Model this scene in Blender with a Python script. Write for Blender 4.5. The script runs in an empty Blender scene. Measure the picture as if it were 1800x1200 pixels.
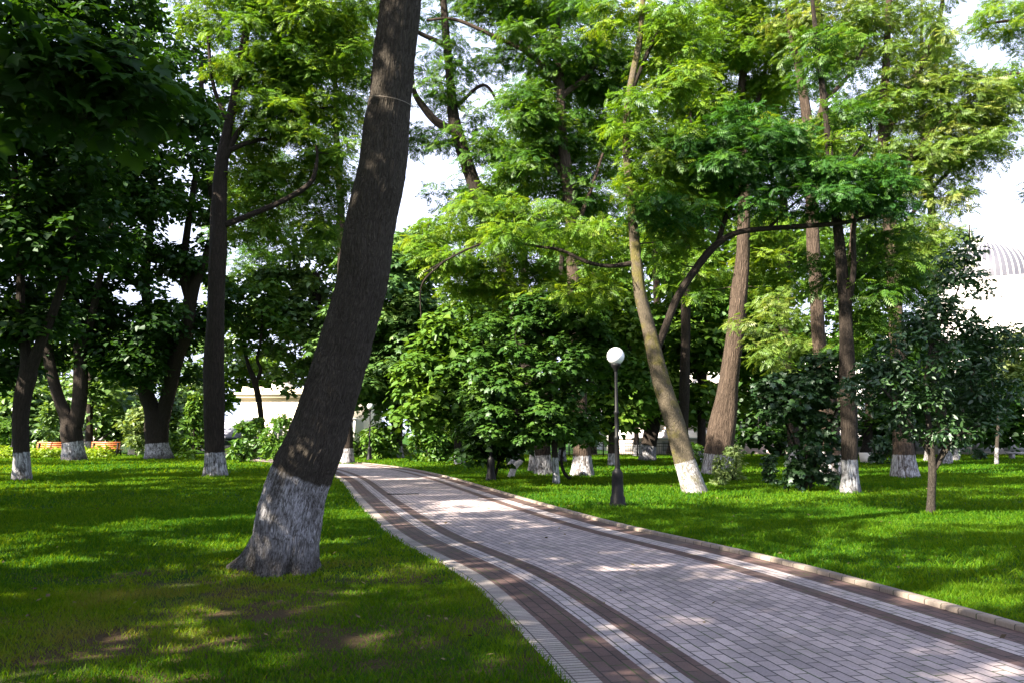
import bpy, math, random
import numpy as np
from mathutils import Vector

# ------------------------------------------------------------------ camera, sky, sun, exposure
SC = bpy.context.scene
COL = SC.collection
F = 1440.0                      # focal length in photo pixels (photo 1800 x 1200)
EYE = 1.6
HOR = 763.0                     # horizon row of the photo
PITCH = math.atan((HOR - 600.0) / F)
cam_d = bpy.data.cameras.new('camera')
cam_d.sensor_width = 36.0
cam_d.lens = F / 1800.0 * 36.0
cam_d.clip_end = 2000.0
cam = bpy.data.objects.new('camera', cam_d)
cam.location = (0, 0, EYE)
cam.rotation_euler = (math.radians(90) + PITCH, 0, 0)
COL.objects.link(cam)
SC.camera = cam

SUN_EL = math.radians(38)
SUN_AZ = math.radians(-127)     # measured from +Y towards +X: the sun stands to the left, a little behind
to_sun = Vector((math.sin(SUN_AZ) * math.cos(SUN_EL), math.cos(SUN_AZ) * math.cos(SUN_EL), math.sin(SUN_EL)))
W = bpy.data.worlds.new('World')
SC.world = W
W.use_nodes = True
wn = W.node_tree.nodes
sky = wn.new('ShaderNodeTexSky')
sky.sky_type = 'NISHITA'
sky.sun_disc = False
sky.sun_elevation = SUN_EL
sky.sun_rotation = SUN_AZ
sky.dust_density = 4.0
sky.air_density = 1.0
sky.ozone_density = 1.0
# thin bright haze cloud low in the sky, thinning out overhead
wl = W.node_tree.links
wtc = wn.new('ShaderNodeTexCoord')
wsep = wn.new('ShaderNodeSeparateXYZ')
wl.new(wtc.outputs['Generated'], wsep.inputs[0])
wno = wn.new('ShaderNodeTexNoise')
wno.inputs['Scale'].default_value = 2.2
wno.inputs['Detail'].default_value = 6.0
wmp = wn.new('ShaderNodeMapping')
wmp.inputs['Scale'].default_value = (1, 1, 2.2)
wl.new(wtc.outputs['Generated'], wmp.inputs[0])
wl.new(wmp.outputs[0], wno.inputs['Vector'])
wmr = wn.new('ShaderNodeMapRange')
wmr.inputs[1].default_value = 0.25
wmr.inputs[2].default_value = 1.0
wmr.inputs[3].default_value = 1.0
wmr.inputs[4].default_value = 0.0
wl.new(wsep.outputs[2], wmr.inputs[0])
wad = wn.new('ShaderNodeMath')
wad.operation = 'ADD'
wl.new(wmr.outputs[0], wad.inputs[0])
wl.new(wno.outputs[0], wad.inputs[1])
wrp = wn.new('ShaderNodeMapRange')
wrp.inputs[1].default_value = 0.75
wrp.inputs[2].default_value = 1.35
wl.new(wad.outputs[0], wrp.inputs[0])
wmx = wn.new('ShaderNodeMix')
wmx.data_type = 'RGBA'
wl.new(wrp.outputs[0], wmx.inputs[0])
wl.new(sky.outputs[0], wmx.inputs[6])
wmx.inputs[7].default_value = (3.3, 3.6, 4.7, 1)
wl.new(wmx.outputs[2], wn['Background'].inputs[0])
wn['Background'].inputs[1].default_value = 0.085
sun_d = bpy.data.lights.new('sun', 'SUN')
sun_d.energy = 5.0
sun_d.angle = math.radians(0.55)
sun_d.color = (1.0, 0.90, 0.74)
sun = bpy.data.objects.new('sun', sun_d)
sun.rotation_euler = to_sun.to_track_quat('Z', 'Y').to_euler()
sun.location = (-30, -20, 40)
COL.objects.link(sun)
SC.view_settings.view_transform = 'Standard'
SC.view_settings.look = 'None'
SC.view_settings.gamma = 1.0
SC.view_settings.exposure = 2.48
SC.cycles.max_bounces = 6
SC.cycles.diffuse_bounces = 3
SC.cycles.glossy_bounces = 2
SC.cycles.transmission_bounces = 3
SC.cycles.transparent_max_bounces = 4

# ------------------------------------------------------------------ helpers
CP, SP = math.cos(PITCH), math.sin(PITCH)


def ray(px, py):
    cx, cy = (px - 900.0) / F, (600.0 - py) / F
    return np.array([cx, CP - cy * SP, SP + cy * CP])


def G(px, py):                   # the point of the ground seen at a photo pixel
    r = ray(px, py)
    t = -EYE / r[2]
    return np.array([r[0] * t, r[1] * t, 0.0])


def at(px, py, d):               # the point at depth d seen at a photo pixel
    r = ray(px, py)
    t = d / r[1]
    return np.array([r[0] * t, d, EYE + r[2] * t])


def tag(o, label=None, cat=None, group=None, kind=None):
    if label:
        o['label'] = label
    if cat:
        o['category'] = cat
    if group:
        o['group'] = group
    if kind:
        o['kind'] = kind
    return o


def empty(name, loc, label, cat, group=None, rz=0.0):
    o = bpy.data.objects.new(name, None)
    o.location = loc
    o.rotation_euler = (0, 0, rz)
    o.empty_display_size = 0.2
    COL.objects.link(o)
    return tag(o, label, cat, group)


def copy_tree(o, parent=None):
    c = o.copy()
    COL.objects.link(c)
    if parent is not None:
        c.parent = parent
    for ch in [k for k in bpy.data.objects if k.parent == o]:
        copy_tree(ch, c)
    return c


def np_mesh(name, verts, faces, mats, parent=None, smooth=False, attrs=None, fmat=None, loc=None):
    """verts (n,3) array; faces: (m,k) array or list of arrays of constant k"""
    me = bpy.data.meshes.new(name)
    if isinstance(faces, np.ndarray):
        faces = [faces]
    faces = [f for f in faces if len(f)]
    nv = len(verts)
    me.vertices.add(nv)
    me.vertices.foreach_set('co', np.asarray(verts, dtype=np.float32).ravel())
    li = np.concatenate([f.ravel() for f in faces]).astype(np.int32)
    tot = np.concatenate([np.full(len(f), f.shape[1], dtype=np.int32) for f in faces])
    st = np.concatenate([[0], np.cumsum(tot)[:-1]]).astype(np.int32)
    me.loops.add(len(li))
    me.loops.foreach_set('vertex_index', li)
    me.polygons.add(len(tot))
    me.polygons.foreach_set('loop_start', st)
    me.polygons.foreach_set('loop_total', tot)
    if smooth:
        me.polygons.foreach_set('use_smooth', np.ones(len(tot), dtype=bool))
    for m in (mats if isinstance(mats, (list, tuple)) else [mats]):
        me.materials.append(m)
    if fmat is not None:
        me.polygons.foreach_set('material_index', np.asarray(fmat, dtype=np.int32))
    for an, (ty, dom, data) in (attrs or {}).items():
        a = me.attributes.new(an, ty, dom)
        a.data.foreach_set('vector' if ty == 'FLOAT_VECTOR' else 'value', np.asarray(data, dtype=np.float32).ravel())
    me.update(calc_edges=True)
    me.validate()
    o = bpy.data.objects.new(name, me)
    COL.objects.link(o)
    if parent is not None:
        o.parent = parent
    if loc is not None:
        o.location = loc
    return o


class MB:                        # boxes and lathes collected into one mesh
    def __init__(s):
        s.v, s.q, s.t, s.n = [], [], [], 0

    def add(s, v, q=None, t=None):
        v = np.asarray(v, float)
        s.v.append(v)
        if q is not None and len(q):
            s.q.append(np.asarray(q) + s.n)
        if t is not None and len(t):
            s.t.append(np.asarray(t) + s.n)
        s.n += len(v)
        return s

    def box(s, c, h, rz=0.0, rx=0.0, taper=1.0):
        x, y, z = h
        v = np.array([[-x, -y, -z], [x, -y, -z], [x, y, -z], [-x, y, -z], [-x * taper, -y * taper, z], [x * taper, -y * taper, z], [x * taper, y * taper, z], [-x * taper, y * taper, z]], float)
        if rx:
            ca, sa = math.cos(rx), math.sin(rx)
            v = v @ np.array([[1, 0, 0], [0, ca, sa], [0, -sa, ca]])
        if rz:
            ca, sa = math.cos(rz), math.sin(rz)
            v = v @ np.array([[ca, sa, 0], [-sa, ca, 0], [0, 0, 1]])
        return s.add(v + np.array(c), [[3, 2, 1, 0], [4, 5, 6, 7], [0, 1, 5, 4], [1, 2, 6, 5], [2, 3, 7, 6], [3, 0, 4, 7]])

    def lathe(s, prof, n=20, c=(0, 0, 0), lobes=0, depth=0.0):
        a = np.linspace(0, 2 * np.pi, n, endpoint=False)
        vs = []
        for r, z in prof:
            rr = r * (1 + depth * np.cos(lobes * a)) if lobes else r
            vs.append(np.stack([np.cos(a) * rr, np.sin(a) * rr, np.full(n, z)], 1))
        v = np.concatenate(vs) + np.array(c)
        q = []
        for i in range(len(prof) - 1):
            for k in range(n):
                q.append([i * n + k, i * n + (k + 1) % n, (i + 1) * n + (k + 1) % n, (i + 1) * n + k])
        return s.add(v, q)

    def tube(s, pts, rad, n=8):
        v, q, _, _, _ = tube_np(np.asarray(pts, float), np.asarray(rad, float), n)
        return s.add(v, q)

    def build(s, name, mat, parent=None, smooth=False):
        fs = []
        if s.q:
            fs.append(np.concatenate(s.q))
        if s.t:
            fs.append(np.concatenate(s.t))
        return np_mesh(name, np.concatenate(s.v), fs, mat, parent, smooth)


def catmull(P, k):
    P = np.asarray(P, float)
    E = np.concatenate([[2 * P[0] - P[1]], P, [2 * P[-1] - P[-2]]])
    out = []
    t = np.linspace(0, 1, k, endpoint=False)[:, None]
    for i in range(1, len(E) - 2):
        a, b, c, d = E[i - 1], E[i], E[i + 1], E[i + 2]
        out.append(0.5 * (2 * b + (c - a) * t + (2 * a - 5 * b + 4 * c - d) * t ** 2 + (3 * b - a - 3 * c + d) * t ** 3))
    out.append(P[-1][None])
    return np.concatenate(out)


def tube_np(P, R, n):
    m = len(P)
    T = np.gradient(P, axis=0)
    T /= np.linalg.norm(T, axis=1)[:, None] + 1e-9
    ref = np.array([0.0, 1.0, 0.0]) if abs(T[0][1]) < 0.9 else np.array([1.0, 0, 0])
    U = np.zeros_like(P)
    u = ref - T[0] * np.dot(ref, T[0])
    u /= np.linalg.norm(u)
    for i in range(m):
        u = u - T[i] * np.dot(u, T[i])
        u /= np.linalg.norm(u) + 1e-9
        U[i] = u
    V = np.cross(T, U)
    a = np.linspace(0, 2 * np.pi, n, endpoint=False)
    ca, sa = np.cos(a), np.sin(a)
    R2 = R if R.ndim == 2 else np.repeat(R[:, None], n, 1)
    v = P[:, None, :] + R2[..., None] * (U[:, None, :] * ca[None, :, None] + V[:, None, :] * sa[None, :, None])
    L = np.concatenate([[0], np.cumsum(np.linalg.norm(np.diff(P, axis=0), axis=1))])
    rm = R2.mean(1)
    bark = np.stack([rm[:, None] * ca[None], rm[:, None] * sa[None], np.repeat(L[:, None], n, 1)], -1)
    i = np.arange(m - 1)[:, None] * n
    k = np.arange(n)[None]
    k2 = (k + 1) % n
    q = np.stack([i + k, i + k2, i + n + k2, i + n + k], -1).reshape(-1, 4)
    return v.reshape(-1, 3), q, bark.reshape(-1, 3), L, a


def vnoise(x, y, seed=0):
    xi, yi = np.floor(x).astype(int), np.floor(y).astype(int)
    fx, fy = x - xi, y - yi
    fx, fy = fx * fx * (3 - 2 * fx), fy * fy * (3 - 2 * fy)

    def h(a, b):
        s = np.sin(a * 127.1 + b * 311.7 + seed * 74.7) * 43758.5453
        return s - np.floor(s)
    return (h(xi, yi) * (1 - fx) + h(xi + 1, yi) * fx) * (1 - fy) + (h(xi, yi + 1) * (1 - fx) + h(xi + 1, yi + 1) * fx) * fy


# ------------------------------------------------------------------ materials
def new_mat(name):
    m = bpy.data.materials.new(name)
    m.use_nodes = True
    nt = m.node_tree
    for n in list(nt.nodes):
        if n.type != 'OUTPUT_MATERIAL':
            nt.nodes.remove(n)
    return m, nt, [n for n in nt.nodes if n.type == 'OUTPUT_MATERIAL'][0]


def N(nt, ty, **kw):
    n = nt.nodes.new(ty)
    ins = kw.pop('ins', {})
    for k, v in kw.items():
        setattr(n, k, v)
    for k, v in ins.items():
        if hasattr(v, 'links') or isinstance(v, bpy.types.NodeSocket):
            nt.links.new(v, n.inputs[k])
        else:
            n.inputs[k].default_value = v
    return n


def ramp(nt, fac, stops):
    r = nt.nodes.new('ShaderNodeValToRGB')
    el = r.color_ramp.elements
    while len(el) < len(stops):
        el.new(0.5)
    for e, (p, c) in zip(el, stops):
        e.position = p
        e.color = (*c, 1) if len(c) == 3 else c
    nt.links.new(fac, r.inputs[0])
    return r.outputs[0]


def mixc(nt, f, a, b, mode='MIX'):
    m = nt.nodes.new('ShaderNodeMix')
    m.data_type = 'RGBA'
    m.blend_type = mode
    for s, v in ((m.inputs[0], f), (m.inputs[6], a), (m.inputs[7], b)):
        if isinstance(v, bpy.types.NodeSocket):
            nt.links.new(v, s)
        elif isinstance(v, (int, float)):
            s.default_value = v
        else:
            s.default_value = (*v, 1)
    return m.outputs[2]


def math_n(nt, op, a, b=0.0, clamp=False):
    m = nt.nodes.new('ShaderNodeMath')
    m.operation = op
    m.use_clamp = clamp
    for s, v in ((m.inputs[0], a), (m.inputs[1], b)):
        if isinstance(v, bpy.types.NodeSocket):
            nt.links.new(v, s)
        else:
            s.default_value = v
    return m.outputs[0]


def principled(nt, out, col, rough=0.8, spec=0.3, normal=None, metal=0.0):
    b = nt.nodes.new('ShaderNodeBsdfPrincipled')
    if isinstance(col, bpy.types.NodeSocket):
        nt.links.new(col, b.inputs['Base Color'])
    else:
        b.inputs['Base Color'].default_value = (*col, 1)
    if isinstance(rough, bpy.types.NodeSocket):
        nt.links.new(rough, b.inputs['Roughness'])
    else:
        b.inputs['Roughness'].default_value = rough
    b.inputs['Specular IOR Level'].default_value = spec
    b.inputs['Metallic'].default_value = metal
    if normal is not None:
        nt.links.new(normal, b.inputs['Normal'])
    nt.links.new(b.outputs[0], out.inputs[0])
    return b


def simple(name, col, rough=0.7, spec=0.3, var=0.15, scale=6.0, metal=0.0, bump=0.0):
    m, nt, out = new_mat(name)
    tc = N(nt, 'ShaderNodeTexCoord')
    no = N(nt, 'ShaderNodeTexNoise', ins={'Vector': tc.outputs['Object'], 'Scale': scale, 'Detail': 5.0})
    c0 = tuple(c * (1 - var) for c in col)
    c1 = tuple(min(1, c * (1 + var)) for c in col)
    c = ramp(nt, no.outputs[0], [(0.3, c0), (0.7, c1)])
    nrm = None
    if bump:
        nrm = N(nt, 'ShaderNodeBump', ins={'Height': no.outputs[0], 'Strength': bump, 'Distance': 0.02}).outputs[0]
    principled(nt, out, c, rough, spec, nrm, metal)
    return m


def bark_mat(name, c_dark, c_light, moss=None, ridge=20.0, stretch=0.16, bump=0.9, dist=0.03, wash_amt=1.0):
    m, nt, out = new_mat(name)
    at_b = N(nt, 'ShaderNodeAttribute', attribute_name='bark')
    mp = N(nt, 'ShaderNodeMapping', ins={'Vector': at_b.outputs['Vector'], 'Scale': (1, 1, stretch)})
    warp = N(nt, 'ShaderNodeTexNoise', ins={'Vector': at_b.outputs['Vector'], 'Scale': 5.0, 'Detail': 2.0})
    wv = N(nt, 'ShaderNodeVectorMath', operation='SCALE', ins={0: warp.outputs['Color'], 'Scale': 0.05})
    ad = N(nt, 'ShaderNodeVectorMath', operation='ADD', ins={0: mp.outputs[0], 1: wv.outputs[0]})
    vo = N(nt, 'ShaderNodeTexVoronoi', feature='DISTANCE_TO_EDGE', ins={'Vector': ad.outputs[0], 'Scale': ridge})
    rg = ramp(nt, vo.outputs['Distance'], [(0.0, (0, 0, 0)), (0.28, (1, 1, 1))])
    no = N(nt, 'ShaderNodeTexNoise', ins={'Vector': ad.outputs[0], 'Scale': ridge * 2.2, 'Detail': 6.0, 'Roughness': 0.65})
    rn = N(nt, 'ShaderNodeTexNoise', ins={'Vector': ad.outputs[0], 'Scale': ridge * 1.25, 'Detail': 4.0, 'Roughness': 0.6, 'Distortion': 0.15})
    rd = math_n(nt, 'MULTIPLY', math_n(nt, 'ABSOLUTE', math_n(nt, 'SUBTRACT', rn.outputs[0], 0.5)), 5.0, True)
    hgt = math_n(nt, 'ADD', math_n(nt, 'ADD', math_n(nt, 'MULTIPLY', rg, 0.30), math_n(nt, 'MULTIPLY', rd, 0.55)), math_n(nt, 'MULTIPLY', no.outputs[0], 0.45))
    big = N(nt, 'ShaderNodeTexNoise', ins={'Vector': at_b.outputs['Vector'], 'Scale': 1.7, 'Detail': 4.0})
    col = mixc(nt, hgt, c_dark, c_light)
    col = mixc(nt, math_n(nt, 'MULTIPLY', big.outputs[0], 0.6), col, (c_dark[0] * 1.3, c_dark[1] * 1.2, c_dark[2] * 1.1))
    if moss:
        mo = N(nt, 'ShaderNodeTexNoise', ins={'Vector': at_b.outputs['Vector'], 'Scale': 3.1, 'Detail': 6.0})
        col = mixc(nt, ramp(nt, mo.outputs[0], [(0.48, (0, 0, 0)), (0.66, (0.8, 0.8, 0.8))]), col, moss)
    # lime wash on the lowest metre, worn through in the cracks
    wa = N(nt, 'ShaderNodeAttribute', attribute_name='wash')
    edge = N(nt, 'ShaderNodeTexNoise', ins={'Vector': ad.outputs[0], 'Scale': 9.0, 'Detail': 3.0})
    w1 = math_n(nt, 'ADD', wa.outputs['Fac'], math_n(nt, 'MULTIPLY', math_n(nt, 'SUBTRACT', edge.outputs[0], 0.5), 0.10))
    w2 = math_n(nt, 'MULTIPLY', w1, 30.0, True)
    wear = N(nt, 'ShaderNodeTexNoise', ins={'Vector': mp.outputs[0], 'Scale': ridge * 0.8, 'Detail': 7.0, 'Roughness': 0.7})
    wr = math_n(nt, 'ADD', math_n(nt, 'MULTIPLY', hgt, 0.6), math_n(nt, 'MULTIPLY', wear.outputs[0], 0.9))
    wcov = ramp(nt, wr, [(0.56, (0.08, 0.08, 0.08)), (0.92, (1, 1, 1))])
    mud = N(nt, 'ShaderNodeMapRange', ins={0: math_n(nt, 'ADD', wa.outputs['Fac'], math_n(nt, 'MULTIPLY', wear.outputs[0], 0.35)), 1: 0.86, 2: 1.2, 3: 1.0, 4: 0.25})
    pat = N(nt, 'ShaderNodeTexNoise', ins={'Vector': at_b.outputs['Vector'], 'Scale': 4.5, 'Detail': 5.0, 'Roughness': 0.65})
    flake = ramp(nt, pat.outputs[0], [(0.36, (0.35, 0.35, 0.35)), (0.52, (1, 1, 1))])
    wfac = math_n(nt, 'MULTIPLY', math_n(nt, 'MULTIPLY', w2, flake), math_n(nt, 'MULTIPLY', math_n(nt, 'MULTIPLY', wcov, wash_amt), mud.outputs[0]))
    wcol = mixc(nt, big.outputs[0], (0.42, 0.42, 0.46), (0.68, 0.67, 0.70))
    col = mixc(nt, wfac, col, wcol)
    bp = N(nt, 'ShaderNodeBump', ins={'Height': hgt, 'Strength': bump, 'Distance': dist})
    principled(nt, out, col, 0.9, 0.15, bp.outputs[0])
    return m


def leaf_mat(name, c0, c1, c2, trans=0.42, gloss=0.025, rough=0.5, ysh=(1.25, 1.15, 0.45)):
    m, nt, out = new_mat(name)
    at_t = N(nt, 'ShaderNodeAttribute', attribute_name='tint')
    c = ramp(nt, at_t.outputs['Fac'], [(0.0, c0), (0.5, c1), (1.0, c2)])
    ct = mixc(nt, 1.0, c, ysh, 'MULTIPLY')
    d = N(nt, 'ShaderNodeBsdfDiffuse', ins={'Color': c})
    t = N(nt, 'ShaderNodeBsdfTranslucent', ins={'Color': ct})
    mx = N(nt, 'ShaderNodeMixShader', ins={0: trans, 1: d.outputs[0], 2: t.outputs[0]})
    g = N(nt, 'ShaderNodeBsdfGlossy', ins={'Color': (0.9, 0.95, 1.0, 1), 'Roughness': rough})
    mx2 = N(nt, 'ShaderNodeMixShader', ins={0: gloss, 1: mx.outputs[0], 2: g.outputs[0]})
    nt.links.new(mx2.outputs[0], out.inputs[0])
    return m


def brick_mat(name, c1, c2, mortar, bw, bh, msize, offset=0.5, rough=0.75, bump=0.35, swap=True):
    """pavers: UV is (metres across the path, metres along it)"""
    m, nt, out = new_mat(name)
    uv = N(nt, 'ShaderNodeUVMap')
    sx = N(nt, 'ShaderNodeSeparateXYZ', ins={0: uv.outputs[0]})
    cb = N(nt, 'ShaderNodeCombineXYZ', ins={0: sx.outputs[1 if swap else 0], 1: sx.outputs[0 if swap else 1]})
    wb = N(nt, 'ShaderNodeTexNoise', ins={'Vector': cb.outputs[0], 'Scale': 2.5, 'Detail': 2.0})
    wv = N(nt, 'ShaderNodeVectorMath', operation='SCALE', ins={0: wb.outputs['Color'], 'Scale': 0.016})
    cv = N(nt, 'ShaderNodeVectorMath', operation='ADD', ins={0: cb.outputs[0], 1: wv.outputs[0]})
    bt = N(nt, 'ShaderNodeTexBrick', offset=offset, ins={'Vector': cv.outputs[0], 'Color1': (*c1, 1), 'Color2': (*c2, 1), 'Mortar': (*mortar, 1), 'Scale': 1.0,
                                       'Mortar Size': msize, 'Mortar Smooth': 0.35, 'Bias': 0.0, 'Brick Width': bw, 'Row Height': bh})
    no = N(nt, 'ShaderNodeTexNoise', ins={'Vector': cb.outputs[0], 'Scale': 1.1, 'Detail': 6.0, 'Roughness': 0.6})
    fi = N(nt, 'ShaderNodeTexNoise', ins={'Vector': cb.outputs[0], 'Scale': 60.0, 'Detail': 4.0})
    col = mixc(nt, 1.0, bt.outputs[0], ramp(nt, no.outputs[0], [(0.3, (0.78, 0.77, 0.78)), (0.7, (1.12, 1.1, 1.08))]), 'MULTIPLY')
    col = mixc(nt, 1.0, col, ramp(nt, fi.outputs[0], [(0.3, (0.82, 0.82, 0.82)), (0.7, (1.15, 1.15, 1.15))]), 'MULTIPLY')
    st = N(nt, 'ShaderNodeTexNoise', ins={'Vector': cb.outputs[0], 'Scale': 0.45, 'Detail': 8.0, 'Roughness': 0.7})
    col = mixc(nt, ramp(nt, st.outputs[0], [(0.52, (0, 0, 0)), (0.66, (0.45, 0.45, 0.45))]), col, (0.10, 0.088, 0.08))
    ms = N(nt, 'ShaderNodeTexNoise', ins={'Vector': cb.outputs[0], 'Scale': 3.0, 'Detail': 5.0})
    col = mixc(nt, math_n(nt, 'MULTIPLY', bt.outputs[1], ramp(nt, ms.outputs[0], [(0.5, (0, 0, 0)), (0.62, (0.8, 0.8, 0.8))])), col, (0.05, 0.075, 0.02))
    h = math_n(nt, 'ADD', math_n(nt, 'MULTIPLY', bt.outputs[1], -1.0), math_n(nt, 'MULTIPLY', fi.outputs[0], 0.25))
    bp = N(nt, 'ShaderNodeBump', ins={'Height': h, 'Strength': bump, 'Distance': 0.012})
    principled(nt, out, col, rough, 0.25, bp.outputs[0])
    return m


M = {}
M['bark_grey'] = bark_mat('grey_brown_bark', (0.014, 0.012, 0.010), (0.115, 0.098, 0.080), ridge=38, stretch=0.20, bump=1.0, dist=0.04, wash_amt=0.82)
M['bark_dark'] = bark_mat('dark_bark', (0.010, 0.008, 0.007), (0.055, 0.043, 0.034), ridge=14, stretch=0.16, dist=0.06)
M['bark_brown'] = bark_mat('brown_locust_bark', (0.022, 0.016, 0.013), (0.145, 0.106, 0.080), ridge=10, stretch=0.14, dist=0.10)
M['bark_moss'] = bark_mat('mossy_yellow_bark', (0.05, 0.042, 0.030), (0.20, 0.165, 0.12), moss=(0.13, 0.115, 0.03), ridge=26, stretch=0.35, dist=0.04)
M['leaf_locust'] = leaf_mat('bright_locust_leaf', (0.052, 0.135, 0.010), (0.115, 0.225, 0.014), (0.215, 0.285, 0.018), 0.45)
M['leaf_locust_pale'] = leaf_mat('pale_seeding_locust_leaf', (0.060, 0.130, 0.018), (0.120, 0.200, 0.026), (0.24, 0.265, 0.075), 0.42)
M['leaf_locust_deep'] = leaf_mat('deep_locust_leaf', (0.030, 0.095, 0.010), (0.062, 0.150, 0.012), (0.13, 0.22, 0.016), 0.42)
M['leaf_dome'] = leaf_mat('dense_maple_leaf', (0.020, 0.064, 0.008), (0.040, 0.100, 0.010), (0.080, 0.150, 0.014), 0.28)
M['leaf_bough_shade'] = leaf_mat('shade_darkened_feathery_leaf', (0.022, 0.085, 0.014), (0.040, 0.125, 0.015), (0.085, 0.19, 0.016), 0.40)  # locust leaf made darker: shade on the low bough put into the colour
M['leaf_maple'] = leaf_mat('dark_maple_leaf', (0.012, 0.042, 0.005), (0.024, 0.070, 0.007), (0.048, 0.110, 0.008), 0.42, 0.025)
M['leaf_round'] = leaf_mat('round_maple_leaf', (0.040, 0.105, 0.012), (0.075, 0.155, 0.016), (0.13, 0.21, 0.020), 0.30, 0.02)
M['leaf_chestnut'] = leaf_mat('chestnut_leaf', (0.045, 0.115, 0.026), (0.085, 0.17, 0.038), (0.15, 0.24, 0.058), 0.32, 0.03)
M['leaf_far'] = leaf_mat('far_leaf', (0.055, 0.12, 0.03), (0.10, 0.19, 0.035), (0.17, 0.26, 0.05), 0.38, 0.05)
M['leaf_glossy'] = leaf_mat('glossy_dark_leaf', (0.012, 0.038, 0.009), (0.021, 0.062, 0.013), (0.042, 0.090, 0.018), 0.25, 0.05, 0.5)
M['leaf_purple'] = leaf_mat('bronze_leaf', (0.030, 0.022, 0.022), (0.045, 0.045, 0.028), (0.09, 0.05, 0.04), 0.3, 0.1, 0.4)
M['leaf_bush'] = leaf_mat('bush_leaf', (0.04, 0.11, 0.015), (0.075, 0.17, 0.018), (0.14, 0.23, 0.025), 0.4)
M['leaf_pale'] = leaf_mat('pale_shrub_leaf', (0.10, 0.16, 0.05), (0.16, 0.23, 0.07), (0.26, 0.31, 0.11), 0.38)
M['leaf_yellow'] = leaf_mat('yellow_green_bed_leaf', (0.12, 0.22, 0.01), (0.20, 0.30, 0.012), (0.30, 0.38, 0.02), 0.4)
M['grass'] = leaf_mat('grass_blade', (0.026, 0.104, 0.004), (0.100, 0.200, 0.005), (0.140, 0.165, 0.040), 0.50, 0.004, 0.6, (2.1, 1.4, 0.3))
M['iron'] = simple('black_painted_iron', (0.006, 0.006, 0.007), 0.5, 0.18, 0.35, 8.0)
M['globe'] = simple('white_opal_globe', (0.80, 0.80, 0.82), 0.25, 0.5, 0.03, 2.0)
M['wood_bench'] = simple('orange_varnished_wood', (0.46, 0.14, 0.05), 0.45, 0.4, 0.25, 5.0)
M['white_wall'] = simple('white_render', (0.66, 0.63, 0.61), 0.85, 0.2, 0.05, 0.7)
M['cream_wall'] = simple('cream_render', (0.80, 0.72, 0.58), 0.85, 0.2, 0.06, 0.9)
M['grey_stone'] = simple('grey_stone', (0.30, 0.28, 0.28), 0.85, 0.2, 0.25, 5.0, bump=0.4)
M['pink_stone'] = simple('pale_pinkish_stone', (0.62, 0.52, 0.49), 0.85, 0.2, 0.12, 2.0)
M['dome_metal'] = simple('grey_dome_sheet', (0.070, 0.070, 0.090), 0.5, 0.4, 0.08, 1.0)
M['glass_dark'] = simple('dark_window_glass', (0.05, 0.06, 0.07), 0.1, 0.6, 0.2, 1.0)
M['brick_brown'] = simple('brown_brick', (0.36, 0.17, 0.09), 0.85, 0.2, 0.3, 9.0, bump=0.3)
M['roof_grey'] = simple('blue_grey_roof', (0.22, 0.22, 0.28), 0.6, 0.4, 0.1, 2.0)
M['cut_wood'] = simple('cut_wood', (0.50, 0.33, 0.20), 0.8, 0.2, 0.25, 9.0)
M['board'] = simple('pale_board', (0.50, 0.47, 0.44), 0.8, 0.2, 0.08, 3.0)
M['wire'] = simple('pale_wire', (0.22, 0.18, 0.15), 0.5, 0.4, 0.1, 5.0)

# ------------------------------------------------------------------ ground and path
g, nt, out = new_mat('lawn_ground')
tc = N(nt, 'ShaderNodeTexCoord')
n1 = N(nt, 'ShaderNodeTexNoise', ins={'Vector': tc.outputs['Object'], 'Scale': 0.35, 'Detail': 6.0, 'Roughness': 0.6})
n2 = N(nt, 'ShaderNodeTexNoise', ins={'Vector': tc.outputs['Object'], 'Scale': 14.0, 'Detail': 5.0, 'Roughness': 0.7})
n3 = N(nt, 'ShaderNodeTexNoise', ins={'Vector': tc.outputs['Object'], 'Scale': 1.3, 'Detail': 4.0})
cg = mixc(nt, n2.outputs[0], (0.012, 0.045, 0.003), (0.030, 0.090, 0.004))
n4 = N(nt, 'ShaderNodeTexNoise', ins={'Vector': tc.outputs['Object'], 'Scale': 70.0, 'Detail': 6.0, 'Roughness': 0.75})
cs = mixc(nt, ramp(nt, n4.outputs[0], [(0.35, (0, 0, 0)), (0.65, (1, 1, 1))]), (0.030, 0.021, 0.013), (0.115, 0.082, 0.046))
sep = N(nt, 'ShaderNodeSeparateXYZ', ins={0: tc.outputs['Object']})
# worn soil near the large leaning trunk and along the near edge of the path
vd = N(nt, 'ShaderNodeVectorMath', operation='DISTANCE', ins={0: tc.outputs['Object'], 1: (-1.7, 7.0, 0)})
near = math_n(nt, 'SUBTRACT', 1.0, math_n(nt, 'DIVIDE', vd.outputs['Value'], 7.0), True)
sf = math_n(nt, 'ADD', math_n(nt, 'MULTIPLY', near, 0.40), math_n(nt, 'MULTIPLY', n3.outputs[0], 0.75))
sf = ramp(nt, sf, [(0.52, (0, 0, 0)), (0.70, (1, 1, 1))])
cc = mixc(nt, sf, cg, cs)
cc = mixc(nt, 1.0, cc, ramp(nt, n1.outputs[0], [(0.3, (0.75, 0.8, 0.7)), (0.7, (1.2, 1.15, 1.1))]), 'MULTIPLY')
bp = N(nt, 'ShaderNodeBump', ins={'Height': math_n(nt, 'ADD', n2.outputs[0], math_n(nt, 'MULTIPLY', n4.outputs[0], 0.5)), 'Strength': 0.9, 'Distance': 0.05})
principled(nt, out, cc, 0.95, 0.1, bp.outputs[0])
M['ground'] = g
tag(np_mesh('ground', np.array([[-600, -300, 0], [600, -300, 0], [600, 900, 0], [-600, 900, 0]], float), np.array([[0, 1, 2, 3]]), M['ground']), 'green lawn running back under the trees', None, None, 'structure')

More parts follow.
